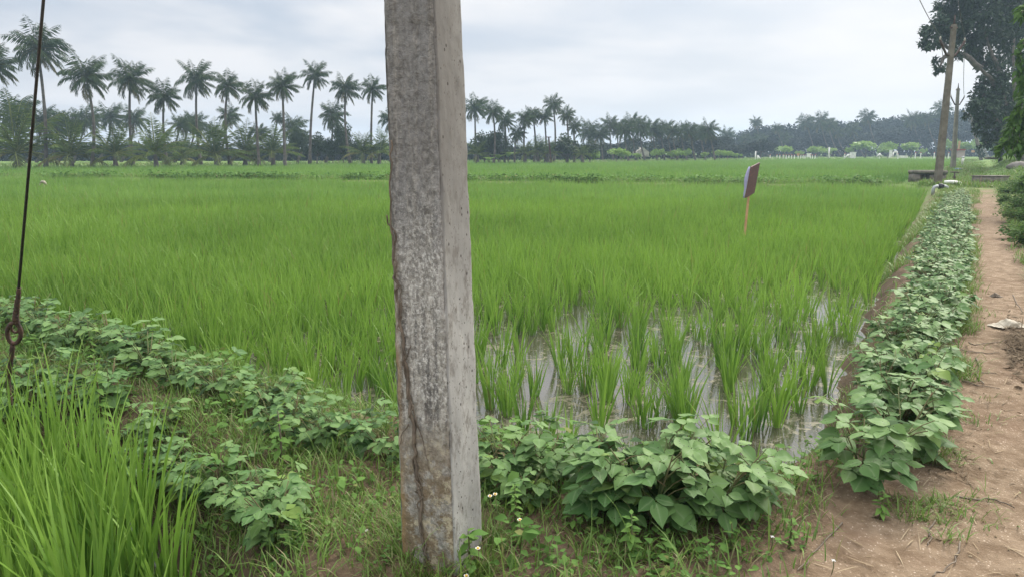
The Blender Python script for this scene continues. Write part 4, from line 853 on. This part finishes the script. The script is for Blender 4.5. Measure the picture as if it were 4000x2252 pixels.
# nearer tree whose drooping sprays enter at the right edge
rs = np.random.RandomState(11); D0 = 19.0; xb = (4130-2000)/F*D0*1.02; base = np.array([xb, D0, gz(xb, D0)-.1]); t = thing('drooping_tree', 'light green tree at the right edge with drooping leaf sprays', 'tree', tuple(base))
mb = MB(); tube(mb, [(0, 0, 0), (.05, 0, 2), (0, .1, 4.6), (-.1, 0, 6.5)], [.24, .19, .15, .08], 10); mb.build('trunk', M_bark, t)
lb = MB(); lf = MB()
for ends in ([(4090, 330), (3990, 400), (3955, 470), (3920, 560)], [(4090, 330), (4010, 460), (3980, 520), (3950, 590)], [(4090, 150), (4010, 150), (3985, 200), (3980, 300)], [(4090, 120), (4030, 20), (3998, 30), (3985, 60)], [(4090, 380), (4030, 440), (3990, 470), (3975, 560)], [(4100, 560), (4050, 640), (4015, 690), (3985, 715)], [(4090, 100), (4030, 200), (4005, 300), (3990, 370)], [(4090, 350), (4010, 420), (3960, 500), (3905, 590)], [(4090, 420), (4030, 500), (4000, 540), (3985, 600)]):
    P_ = dense(np.array([aty(a, b, D0+rs.uniform(-.6, .6)) for a, b in ends])-base, 26, .05, int(rs.rand()*99)); tube(lb, P_, np.linspace(.03, .006, 26), 5)
    for q in P_[5:]:
        n = 7; a = rs.rand(n)*6.28; d = np.stack([np.cos(a)*.8-.25, np.sin(a)*.8, rs.uniform(-1.3, .1, n)], 1)
        leaves(lf, q+rs.randn(n, 3)*.05, d, unit(np.stack([np.cos(a)*.4, np.sin(a)*.4-.3, np.ones(n)], 1)), rs.uniform(.13, .26, n), .2, np.stack([rs.rand(n), np.zeros(n), np.zeros(n)], 1), (0, .35, .7, 1), (.1, 1, .7, .02), droop=.35)
lb.build('branches', M_bark, t); lf.build('foliage', M_hang, t)
# shrubs along the right side of the path
def shrub(x, y, h, w_, label, seed, m_=None, group=None):
    rs = np.random.RandomState(seed); z = gz(x, y); t = thing('shrub', label, 'shrub', (x, y, z), 0, group); st = MB(); lf = MB()
    for j in range(18):
        a = rs.rand()*6.28; r = w_*.75*rs.rand()**.5; tip = np.array([math.cos(a)*r, math.sin(a)*r, h*(.5+.5*rs.rand())*(1.1-.5*r/w_)]); tube(st, [(0, 0, 0), tip*np.array([.5, .5, .6]), tip], [.008, .006, .002], 4)
        n = 42; q = tip*rs.uniform(.25, 1.05, (n, 1))+rs.randn(n, 3)*.07*w_; q[:, 2] = np.maximum(q[:, 2], .01); aa = rs.rand(n)*6.28
        leaves(lf, q, np.stack([np.cos(aa), np.sin(aa), rs.uniform(-.4, .5, n)], 1), unit(rs.randn(n, 3)*.4+np.array([0, 0, 1.0])), rs.uniform(.05, .10, n), .3, np.stack([rs.rand(n), np.zeros(n), np.zeros(n)], 1), (0, .4, 1), (.1, 1, .03), droop=.2)
    st.build('stem', M_stem, t); lf.build('foliage', m_ or M_shrub, t)
i = 0
for px, py, h, w_ in ((3995, 775, .5, .9), (3965, 800, .35, .8), (3985, 830, .45, .9), (3985, 870, .35, .7), (4010, 880, .45, .9), (3990, 930, .28, .5), (4020, 960, .4, .7), (3935, 762, .3, .6), (3930, 800, .22, .4), (4005, 745, .5, 1.0), (3975, 742, .4, .8)):
    P_ = at(px, py); shrub(P_[0], P_[1], h, w_, 'dark green leafy shrub along the right side of the footpath' if i not in (5, 7, 8) else 'shrub at the right frame edge behind the low one' if i == 8 else ('low shrub nearest the camera on the right of the path' if i == 5 else 'low shrub beside the concrete slab on the path'), 900+i, None, 'shrubs on the right of the footpath'); i += 1

# ------------------------------------------------------------------ electric poles along the path
M_ppole = plain('streaked_pole_concrete', (.115, .095, .072), (.19, .165, .135), scale=3, bump=.3)
M_ppole2 = plain('pale_pole_concrete', (.30, .27, .225), (.21, .19, .16), scale=2, bump=.2)
def far_pole(bpx, bpy, tpx, tpy, w0, w1, label, m_, arms=True, D=None):
    base = at(bpx, bpy); D = base[1] if D is None else D
    if D != base[1]: base = np.array([(bpx-2000)/F*D*1.02, D, 0])
    base[2] = gz(base[0], base[1])-.1; top = aty(tpx, tpy, D)-base
    t = thing('electric_pole', label, 'electric pole', tuple(base)); mb = MB(); k_ = 7
    zz_ = np.linspace(0, 1, k_); V_ = []; Q_ = []
    for a in zz_:
        c_ = top*a; h_ = (w0+(w1-w0)*a)/2
        for sx_, sy_ in ((-1, -1), (1, -1), (1, 1), (-1, 1)):
            V_ += [c_+np.array([sx_*h_*.92, sy_*h_*.75, 0])]
    for a in range(k_-1):
        for b in range(4): Q_.append((a*4+b, a*4+(b+1) % 4, a*4+4+(b+1) % 4, a*4+4+b))
    Q_.append((4*k_-4, 4*k_-3, 4*k_-2, 4*k_-1)); mb.add(V_, Q_); mb.build('shaft', m_, t, False)
    if arms:
        L_ = np.linalg.norm(top)*.095 if arms is True else arms; u = top/np.linalg.norm(top); c_ = top-u*L_*1.85
        rt = np.array([.95, .3, 0])
        mb = MB(); tube(mb, [c_-rt*L_+u*L_*.9, c_-rt*L_*.9+u*L_*.72, c_-rt*L_*.35, c_-rt*.05, c_+rt*.05, c_+rt*L_*.35, c_+rt*L_*.9+u*L_*.72, c_+rt*L_+u*L_*.9], .05, 6); mb.build('cross_arm', M_iron, t)
        mb = MB(); c2_ = top-u*L_*.2; tube(mb, [c2_-rt*L_*.28, c2_+rt*L_*.28], .045, 6); mb.build('top_bracket', M_iron, t)
        mb = MB(); tube(mb, [top, top+u*L_*.55], [.05, .02], 6); mb.build('pin', M_iron, t)
        for sg in (-1, 1):
            q = c_+sg*rt*L_+u*L_*.9; mb = MB(); tube(mb, [q, q+u*.06, q+u*.15], [.02, .045, .02], 8); mb.build('insulator', M_conc2, t)
    return base, top
b1, t1 = far_pole(3662, 724, 3727, 96, .31, .20, 'brown weathered concrete pole standing behind the pipe bend', M_ppole, .72)
b2, t2 = far_pole(3722, 662, 3743, 345, .38, .20, 'pale concrete pole with curved cross arms, second along the path', M_ppole2, .73)
b3, t3 = far_pole(3770, 626, 3786, 430, .40, .26, 'dark thin pole just before the far trees, left of a pale one', M_ppole, .8, 106)
b4, t4 = far_pole(3776, 624, 3792, 455, .40, .3, 'pale leaning pole beside the dark thin one', M_ppole2, .7, 112)
b5, t5 = far_pole(3795, 604, 3804, 520, .6, .4, 'farthest pale pole beyond the verge', M_ppole2, .8, 170)
def wire(a, b, label, sag, r=.012):
    t = np.linspace(0, 1, 30); P = a+(b-a)*t[:, None]; P[:, 2] -= sag*4*t*(1-t); mb = MB(); tube(mb, P-a, r, 5); o = mb.build('power_line', M_wire); o.location = a; tag(o, label, 'wire')
pt = np.array([POLE_C[0], POLE_C[1], 7.4]); rt = np.array([.95, .3, 0])
wire(pt+np.array([-.6, .2, 0]), b1+t1+np.array([-.68, -.2, -.5]), 'thin power line running from above to the brown pole, left one', .7)
wire(pt+np.array([.6, -.2, 0]), b1+t1+np.array([.68, .2, -.5]), 'thin power line running from above to the brown pole, right one', .7)
for sg in (-1, 1): wire(b1+t1+rt*sg*.72+np.array([0, 0, -.5]), b2+t2+rt*sg*.73+np.array([0, 0, -.5]), 'thin power line from the brown pole to the pale second pole, ' + ('left one' if sg < 0 else 'right one'), .4, .015)
far_pole(2155, 640, 2143, 536, .22, .2, 'thin dark post standing in the far paddy right of the big pole', M_iron, False)
e = at(2155, 640); D = e[1]; tp_ = aty(2143, 536, D); mb = MB(); box(mb, (0, 0, 0), (.62, .12, .1)); o = mb.build('cross_bar', M_iron); o.parent = [q for q in C.objects if q.name.startswith('electric_pole') and q.get('label', '').startswith('thin dark post')][0]; o.location = tp_-np.array(o.parent.location)
# dark post with slab by the trees, standpipes
P_ = at(3838, 650, .25); D = 66; x = (3838-2000)/F*D*1.02; z = gz(x, D)
t = thing('hand_pump', 'dark upright post with a low slab in the verge grass before the trees', 'pump', (x, D, z)); mb = MB(); top = aty(3842, 556, D); tube(mb, [(0, 0, -.2), (0, 0, top[2]-z)], .13, 9); mb.build('post', M_black, t); mb = MB(); box(mb, (-.45, .2, .5), (1.3, .6, .22)); mb.build('slab', M_conc, t); mb = MB(); tube(mb, [(.25, .1, -.1), (.25, .1, top[2]-z-.3)], .07, 7); mb.build('side_pipe', M_black, t)
D = 75; x = (3761-2000)/F*D*1.02; z = gz(x, D); t = thing('marker_post', 'short white standpipe leaning beside the pale second pole', 'post', (x, D, z)); mb = MB(); a, b = aty(3758, 640, D), aty(3763, 617, D); o_ = np.array([x, D, z]); tube(mb, [a-o_-np.array([0, 0, .1]), b-o_], .12, 10); mb.build('pipe', M_white, t); mb = MB(); tube(mb, [b-o_, b-o_+np.array([.01, 0, .1]), b-o_+np.array([.01, 0, .16])], [.14, .14, .03], 10); mb.build('cap', M_pvc, t)
P_ = at(3742, 667); mb = MB(); box(mb, (.35, 0, .08), (.9, .5, .06)); box(mb, (.1, 0, .14), (.4, .4, .12)); o = mb.build('plastic_sheet', M_white); o.location = (P_[0], P_[1], gz(P_[0], P_[1])); tag(o, 'pale plastic scrap lying at the foot of the pale second pole', 'plastic scrap')
mb = MB(); box(mb, (0, 0, .12), (.4, .3, .14)); o = mb.build('plastic_can', M_blue); o.location = (P_[0]-.25, P_[1]-.3, gz(P_[0]-.25, P_[1]-.3)); tag(o, 'blue plastic scrap lying at the foot of the pale second pole', 'plastic scrap')
# sluice box
P_ = at(3575, 712); D = P_[1]; t = thing('sluice_box', 'low weathered concrete sluice box with a slot at the end of the paddy', 'sluice box', (P_[0], D, gz(P_[0]+.6, D+.3)-.05), -.06); t.scale = (1, 1, .8)
s = D/F*1.02
mb = MB(); box(mb, (.10, .35, .30), (.26, .7, .62)); mb.build('end_wall', M_conc, t)
mb = MB(); box(mb, (1.12, .35, .30), (.80, .66, .60)); mb.build('side_wall', M_conc, t)
mb = MB(); box(mb, (.42, .40, .30), (.36, .10, .598)); mb.build('sluice_gate', M_conc, t)
mb = MB(); box(mb, (.74, .35, .70), (1.60, .78, .2)); mb.build('top_slab', M_conc, t)
mb = MB(); box(mb, (.74, .25, -.04), (1.75, 1.0, .1)); mb.build('base_slab', M_conc, t)
P2 = at(3688, 710); t = thing('gate_valve', 'small rusty gate valve half hidden behind the brown pole', 'valve', (P2[0]+.25, P2[1]-.4, gz(P2[0], P2[1]))); mb = MB(); tube(mb, [(0, 0, 0), (0, 0, .25), (0, 0, .30), (0, 0, .5)], [.09, .09, .04, .03], 9); mb.build('body', M_iron, t); mb = MB(); th = np.linspace(0, 6.283, 14); tube(mb, np.stack([np.cos(th)*.2, np.sin(th)*.2, th*0+.5], 1), .03, 6, cap=False); tube(mb, [(-.2, 0, .5), (.2, 0, .5)], .02, 5); mb.build('hand_wheel', M_iron, t)
# pipes
a = at(3646, 745); a[2] = -.35; D = a[1]; W = lambda px, py: aty(px, py, D)
t = thing('pipe_bend', 'grey plastic pipe arching over the earth at the foot of the brown pole', 'pipe', tuple(a))
mb = MB(); tube(mb, np.array([W(3645, 745)-np.array([0, 0, .2]), W(3646, 738), W(3650, 731), W(3659, 728), W(3668, 728)])-a, .065, 10); tube(mb, np.array([W(3682, 728), W(3692, 728), W(3699, 732), W(3701, 740), W(3701, 756)])-a, .065, 10); mb.build('pipe', M_pvc, t)
mb = MB(); q = np.array([W(3664, 728), W(3668, 728), W(3675, 729), W(3682, 728), W(3686, 728)])-a; tube(mb, q, [.07, .11, .13, .11, .07], 10); mb.build('coupling', M_black, t)
a = at(3700, 716); mb = MB(); q = np.array([at(3690, 712, .2), at(3712, 711, .22), at(3730, 712, .2), at(3745, 714, .12), at(3758, 722, .0)]); tube(mb, q-a, .075, 9); o = mb.build('pipe', M_white); o.location = a; tag(o, 'whitish bent pipe running off to the right of the sluice box', 'pipe')
# concrete slab across the path
P_ = at(3822, 722); t = thing('culvert_slab', 'mossy low concrete slab lying across the end of the footpath', 'slab', (P_[0], P_[1], gz(P_[0]+.6, P_[1]+.3)-.04), -.02); mb = MB(); box(mb, (.70, .3, .19), (1.36, .6, .46)); mb.build('block', M_conc, t); mb = MB(); box(mb, (.70, .3, .44), (1.42, .66, .05)); mb.build('cap', M_conc, t)
P_ = at(3820, 726); mb = MB(); tube(mb, [(0, 0, -.05), (.03, 0, .22), (.05, .02, .42)], .016, 6); o = mb.build('peg', M_straw); o.location = (P_[0]-.03, P_[1]-.15, gz(P_[0], P_[1])); tag(o, 'pale wooden peg standing at the left end of the mossy slab', 'peg')
for px, py, s, lab in ((3920, 668, .5, 'pale grey boulder in the verge bank'), (3945, 682, .42, 'flat pale stone below the boulder in the verge bank'), (3900, 662, .25, 'small dark stone beside the boulder')):
    D = 42; x = (px-2000)/F*D*1.02; z = gz(x, D); mb = MB(); u = np.linspace(0, math.pi, 9); v = np.linspace(0, 2*math.pi, 13)[:-1]; UU, VV_ = np.meshgrid(u, v, indexing='ij'); rr = s*(.8+.5*fbm(VV_*1.2+px, UU*1.5, 3)); Q = np.stack([rr*np.sin(UU)*np.cos(VV_)*1.5, rr*np.sin(UU)*np.sin(VV_), rr*np.cos(UU)*.6], -1).reshape(-1, 3); I2 = np.arange(9*12).reshape(9, 12); J2 = np.roll(I2, -1, 1); mb.add(Q, np.stack([I2[:-1], I2[1:], J2[1:], J2[:-1]], -1).reshape(-1, 4)); o = mb.build('boulder', M_rock); o.location = (x, D, z+.08); tag(o, lab, 'stone')

# ------------------------------------------------------------------ sign in the paddy
m, nt, out = mat('maroon_board'); k = NT(nt); oc = k.n('TexCoord').outputs['Object']
mp = k.n('Mapping', {'Scale': (9, 9, 24)}); nt.links.new(oc, mp.inputs[0]); f = k.math('MULTIPLY', k.ramp(k.noise(mp.outputs[0], 1, 3, .7), .52, .66), .5)
c = k.mix(f, k.mix(k.noise(oc, 3), (.085, .035, .042), (.12, .055, .055)), (.24, .07, .075)); p = k.n('BsdfPrincipled', {'Base Color': c, 'Roughness': .55}); nt.links.new(p.outputs[0], out.inputs[0]); M_board = m
M_lav = plain('lavender_sheet', (.38, .35, .54), (.33, .30, .48), rough=.5, bump=.05)
sb = at(2903, 968, -.35); sb[2] = -.38; yd = sb[1]
t = thing('sign_board', 'maroon sign board on a slanting orange wooden stake in the rice', 'sign', tuple(sb))
TL, TR, BR, BL = [aty(a, b, yd+dy)-sb for a, b, dy in ((2934, 652, -.12), (2967, 635, .26), (2945, 754, .26), (2911, 774, -.12))]
nb_ = unit(np.cross(TR-TL, BL-TL)); th_ = .012
mb = MB(); A_ = np.array([TL, TR, BR, BL]); mb.add(np.vstack([A_-nb_*th_, A_+nb_*th_]), [(0, 1, 2, 3), (7, 6, 5, 4), (0, 4, 5, 1), (1, 5, 6, 2), (2, 6, 7, 3), (3, 7, 4, 0)]); mb.build('board', M_board, t, False)
mb = MB(); n_r = 12; VV = []
for i in range(n_r):
    f = i/(n_r-1); e = TL*(1-f)+BL*f; w_ = (.012+.075*math.sin(math.pi*min(1, f*1.35+.05))*.9+.03*math.sin(f*3.0)) if f < .98 else .02
    lft = np.array([-1, .35, 0]); VV += [e+nb_*.016, e+nb_*.016+lft*w_*.3+nb_*.0, e+nb_*.02+lft*w_*.46+np.array([0, .05, 0])]
VV = np.array(VV); Iq = np.arange(n_r*3).reshape(n_r, 3); mb.add(VV, np.stack([Iq[:-1, :-1], Iq[:-1, 1:], Iq[1:, 1:], Iq[1:, :-1]], -1).reshape(-1, 4)); o = mb.build('backing_sheet', M_lav, t); sm = o.modifiers.new('thick', 'SOLIDIFY'); sm.thickness = .004
mb = MB(); pa, pb = aty(2926, 762, yd+.1)-sb, np.zeros(3); pc_ = aty(2945, 670, yd+.14)-sb; d_ = unit(pa-pb); sx_ = unit(np.cross(d_, np.array([0, 1.0, 0]))); sy_ = np.cross(sx_, d_); VV = []
for q in (pb, pa, pc_):
    for a_, b_ in ((-1, -1), (1, -1), (1, 1), (-1, 1)): VV.append(q+sx_*a_*.020+sy_*b_*.014+(0 if q is pb else 1)*np.array([0, .02, 0]))
mb.add(VV, [(i*4+j, i*4+(j+1) % 4, i*4+4+(j+1) % 4, i*4+4+j) for i in range(2) for j in range(4)]+[(8, 9, 10, 11)]); mb.build('stake', M_paint, t, False)

# white egret standing in the rice at the left
B0 = at(172, 735, .0); B0 = B0*np.array([1, 1, 0]); t_ = .16
bird = MB(); s = B0[1]/F
def ell(pts, rad): tube(bird, pts, rad, 9)
ell([(-.30, 0, .12), (-.22, 0, .24), (-.10, 0, .33), (.05, 0, .30), (.20, 0, .16), (.30, 0, .0)], [.02, .07, .11, .13, .09, .02])
ell([(-.26, 0, .18), (-.30, -.02, .10), (-.32, -.02, .06), (-.38, -.03, .02)], [.045, .04, .05, .008])
for dx in (-.02, .05): ell([(dx, 0, .22), (dx+.01, .02, -.05), (dx, 0, -.4)], [.02, .012, .012])
o = bird.build('egret', M_bag); o.scale = (.5,)*3; o.location = (B0[0], B0[1], t_-.05); tag(o, 'pale wading bird stooping in the rice at the left', 'bird')

# ------------------------------------------------------------------ far compound: white posts, wall pieces, house
def post(px, base_py, top_py, w_px, label, group, D, red=True):
    x = (px-2000)/F*D*1.02; z = gz(x, D)-.1; top = aty(px, top_py, D)[2]; w_ = w_px*D/F
    t = thing('fence_post', label, 'post', (x, D, z), 0, group); mb = MB(); hh = top-z; w2 = w_/2
    tube(mb, [(0, 0, 0), (0, 0, hh*.97), (0, 0, hh)], [w2*1.1, w2, w2*.7], 4); mb.build('shaft', M_white, t, False)
    if red: mb = MB(); tube(mb, [(0, 0, hh*1.0), (0, 0, hh+.06), (0, 0, hh+.16)], [w2*1.05, w2*1.05, w2*.4], 4); mb.build('cap', M_red, t, False)
G = 'white fence posts before the right hand wood'
for zx in (355, 480, 535, 598, 655, 705, 757, 808, 877, 928, 970, 1005, 1105, 1145, 1195): post(2900+zx*.2019, 622, 607, 3.6, 'white fence post with a red tip in the close set row', G, 132+random.uniform(-2, 6))
for px, tp, lab in ((3194, 604, 'white post alone right of the close set row'), (3252, 602, 'white red capped post right of the tall thin white pole'), (3290, 603, 'white post left of the leaning white props'), (3384, 602, 'white post between the white block and the bright tree'), (3452, 602, 'thin white post left of the white gate'), (3518, 598, 'first white post of the low white wall'), (3538, 598, 'second white post of the low white wall'), (3589, 598, 'white post midway between the low wall and the brown pole'), (3643, 598, 'white post just left of the brown pole'), (3697, 597, 'white post between the brown and pale poles')):
    post(px, 622, tp, 4.4, lab, None, 138)
def rodpx(mb, a, b, D, r, o_): tube(mb, [aty(*a, D)-o_, aty(*b, D)-o_], r, 6)
for (a, b, w_, lab, nm) in (((2950, 636), (2952, 591), .10, 'tall thin white pole at the left end of the white posts', 'white_pole'), ((3236, 620), (3240, 576), .12, 'tall thin white pole in the middle of the white posts', 'white_pole')):
    o_ = aty(*a, 115); mb = MB(); rodpx(mb, a, b, 115, w_, o_); o = mb.build(nm, M_white); o.location = o_; tag(o, lab, 'pole')
for pts, lab in ((((2960, 625), (2960, 608), (2974, 627)), 'white post with a slanting prop beside the left white pole'), (((3300, 617), (3314, 604), (3322, 606)), 'leaning white props beside the white block'), (((3424, 613), (3436, 601), (3446, 612)), 'pair of white props leaning together like a tent')):
    D = 125; o_ = aty(*pts[0], D); mb = MB(); rodpx(mb, pts[0], pts[1], D, .11, o_); rodpx(mb, pts[1], pts[2], D, .11, o_); rodpx(mb, (pts[1][0], pts[1][1]), (pts[1][0]+1, pts[0][1]), D, .08, o_); o = mb.build('post_brace', M_white); o.location = o_; tag(o, lab, 'post')
def slabpx(x0, y0, x1, y1, D, dep, name, lab, cat, m_=None):
    a = aty((x0+x1)/2, y1, D); w_ = (x1-x0)*D/F*1.02; h_ = (y1-y0)*D/F*1.02; mb = MB(); box(mb, (0, 0, h_/2), (w_, dep, h_)); box(mb, (0, 0, h_+.05), (w_*1.08, dep*1.1, .1)); o = mb.build(name, m_ or M_white, None, False); o.location = a; tag(o, lab, cat); return o
slabpx(3322, 598, 3338, 618, 128, .8, 'white_block', 'tall white block beside the leaning props', 'block')
slabpx(3153, 602, 3165, 614, 136, .6, 'white_block', 'small white block at the right end of the close set posts', 'block')
slabpx(3474, 590, 3481, 616, 128, .4, 'gate_pillar', 'slim white pillar at the left of the white gate', 'pillar')
slabpx(3114, 602, 3121, 609, 130, .4, 'orange_box', 'small orange box among the close set white posts', 'box', M_paint)
t = thing('white_gate', 'small white gate frame between the pillar and the low wall', 'gate', tuple(aty(3496, 616, 128))); s = 128/F*1.02
mb = MB(); box(mb, (-8*s, 0, 10*s), (3*s, .2, 20*s)); mb.build('post', M_white, t); mb = MB(); box(mb, (6*s, 0, 12*s), (3*s, .2, 24*s)); mb.build('post', M_white, t); mb = MB(); box(mb, (-1*s, 0, 21*s), (11*s-.002, .15, 8*s)); mb.build('panel', M_white, t)
slabpx(3513, 611, 3542, 617, 136, .5, 'low_wall', 'low white wall joining two white posts', 'wall')
o = slabpx(3730, 592, 3752, 616, 120, 2.0, 'brick_hut', 'small pinkish hut with a red top between the electric poles', 'hut', plain('pink_wall', (.42, .34, .31), (.35, .26, .23)))
o2 = slabpx(3729, 588, 3753, 592, 120, 2.2, 'roof', None, None, M_red); o2.parent = o; o2.location = np.array(o2.location)-np.array(o.location)+np.array([0, 0, .12])
slabpx(3742, 556, 3746, 590, 128, .3, 'orange_post', 'slim orange post rising behind the hut', 'post', M_paint)
slabpx(3797, 590, 3804, 596, 140, .5, 'orange_box', 'small orange box beside the farthest pole', 'box', M_paint)
# house at left behind the palms
P_ = aty(915, 622, 118); t = thing('house', 'small white house with red and white roof band seen between the left palms', 'house', tuple(P_)); s = 118/F*1.02
mb = MB(); box(mb, (0, 1, 12*s), (46*s, 2.0, 24*s)); mb.build('wall', M_white, t); mb = MB(); box(mb, (0, 1, 27*s), (52*s, 2.4, 5.8*s)); mb.build('roof', M_red, t); mb = MB(); box(mb, (4*s, 1, 33*s), (30*s, 1.6, 6*s)); mb.build('parapet', M_white, t)
mb = MB(); box(mb, (-8*s, -.02, 10*s), (8*s, .06, 12*s)); mb.build('window', M_black, t)
for px, lab, w_ in ((2510, 'pale grey gable seen through the centre palms', 24), (2430, 'pale wall fragment left of the grey gable', 14)):
    D = 124; a = aty(px, 612, D); s = D/F*1.02; t = thing('house', lab, 'house', tuple(a)); mb = MB(); hh = 34*s if w_ > 20 else 22*s; V_ = np.array([(-w_*s, 0, 0), (w_*s, 0, 0), (w_*s, 0, hh*.5), (0, 0, hh), (-w_*s, 0, hh*.5)]); V_ = np.vstack([V_, V_+np.array([0, 4, 0])]); me_ = bpy.data.meshes.new('wall'); me_.from_pydata([tuple(q) for q in V_], [], [(0, 1, 2, 3, 4), (9, 8, 7, 6, 5), (0, 5, 6, 1), (1, 6, 7, 2), (2, 7, 8, 3), (3, 8, 9, 4), (4, 9, 5, 0)]); me_.materials.append(M_conc2); link(bpy.data.objects.new('wall', me_), t)

# ------------------------------------------------------------------ haze, sky, light, camera
HAZE = .0009
me_ = bpy.data.meshes.new('haze'); x0, x1, y0, y1, z0, z1 = -460, 460, -60, 690, -1.6, 22
me_.from_pydata([(x, y, z) for x in (x0, x1) for y in (y0, y1) for z in (z0, z1)], [], [(0, 1, 3, 2), (4, 6, 7, 5), (0, 4, 5, 1), (2, 3, 7, 6), (0, 2, 6, 4), (1, 5, 7, 3)])
m, nt, out = mat('haze_air'); k = NT(nt); v = k.n('VolumePrincipled', {'Color': (.60, .80, 1.0, 1), 'Density': HAZE, 'Anisotropy': .3}); nt.links.new(v.outputs[0], out.inputs['Volume']); me_.materials.append(m)
tag(link(bpy.data.objects.new('haze', me_)), 'pale haze in the air', 'haze', kind='stuff')

SUN_AZ, SUN_EL = math.radians(42), math.radians(38)     # azimuth to the right of the view direction
sdir = Vector((math.sin(SUN_AZ)*math.cos(SUN_EL), math.cos(SUN_AZ)*math.cos(SUN_EL), math.sin(SUN_EL)))
w = bpy.data.worlds.new('World'); scn.world = w; w.use_nodes = True; nt = w.node_tree; nt.nodes.clear(); k = NT(nt)
outw = nt.nodes.new('ShaderNodeOutputWorld'); dirv = k.n('TexCoord').outputs['Generated']
sky = k.n('TexSky', sky_type='NISHITA', sun_disc=False, sun_elevation=SUN_EL, sun_rotation=SUN_AZ, dust_density=3.0)
sx = k.n('SeparateXYZ', {0: dirv}); zc = sx.outputs[2]
den = k.math('ADD', k.math('MAXIMUM', zc, 0.0), .16)
cv = k.n('CombineXYZ', {0: k.math('DIVIDE', sx.outputs[0], den), 1: k.math('DIVIDE', sx.outputs[1], den), 2: 0.0}).outputs[0]
nz1 = k.noise(cv, .7, 4, .48, .3); nz2 = k.noise(cv, 1.7, 4, .5)
cl = k.ramp(k.math('ADD', k.math('MULTIPLY', nz1, .72), k.math('MULTIPLY', nz2, .28)), .36, .60)
cloud = k.mix(cl, (.365, .425, .515), (.645, .643, .655))
skyc = k.mix(1.0, sky.outputs[0], (.08, .08, .08), 'MULTIPLY')
base = k.mix(k.math('ADD', .80, k.math('MULTIPLY', cl, .2)), skyc, cloud)
hor = k.ramp(zc, .22, .0); base = k.mix(k.math('MULTIPLY', hor, .65), base, (.56, .567, .59))
dp = k.n('VectorMath', {0: dirv, 1: sdir}, operation='DOT_PRODUCT').outputs['Value']
glow = k.math('POWER', k.math('MAXIMUM', dp, 0.0), 5.0)
base = k.mix(k.math('MULTIPLY', glow, .42), base, (1.0, .97, .92))
zen = k.math('ADD', 1.0, k.math('MULTIPLY', k.ramp(zc, .36, .9), 2.3))
base = k.mix(1.0, base, k.n('CombineColor', {0: zen, 1: k.math('MULTIPLY_ADD', zen, .97, .03), 2: k.math('MULTIPLY_ADD', zen, .92, .08)}).outputs[0], 'MULTIPLY')
bg = k.n('Background', {'Color': base, 'Strength': 1.0}); nt.links.new(bg.outputs[0], outw.inputs[0])
sl = bpy.data.lights.new('sun', 'SUN'); sl.energy = 3.0; sl.angle = math.radians(14); sl.color = (1, .93, .82)
so = link(bpy.data.objects.new('sun', sl)); so.rotation_euler = (-sdir).to_track_quat('-Z', 'Y').to_euler()
cam = bpy.data.cameras.new('camera'); cam.sensor_width = 36; cam.lens = F/4000*36; cam.clip_end = 3000; cam.clip_start = .05
co = link(bpy.data.objects.new('camera', cam)); co.location = (0, 0, H); co.rotation_euler = (math.pi/2-PITCH, 0, 0); scn.camera = co
scn.view_settings.view_transform = 'Standard'; scn.view_settings.look = 'None'; scn.view_settings.exposure = 0.53; scn.view_settings.gamma = 1.0
cy = scn.cycles; cy.max_bounces = 8; cy.diffuse_bounces = 3; cy.transmission_bounces = 4; cy.volume_bounces = 0; cy.use_denoising = True
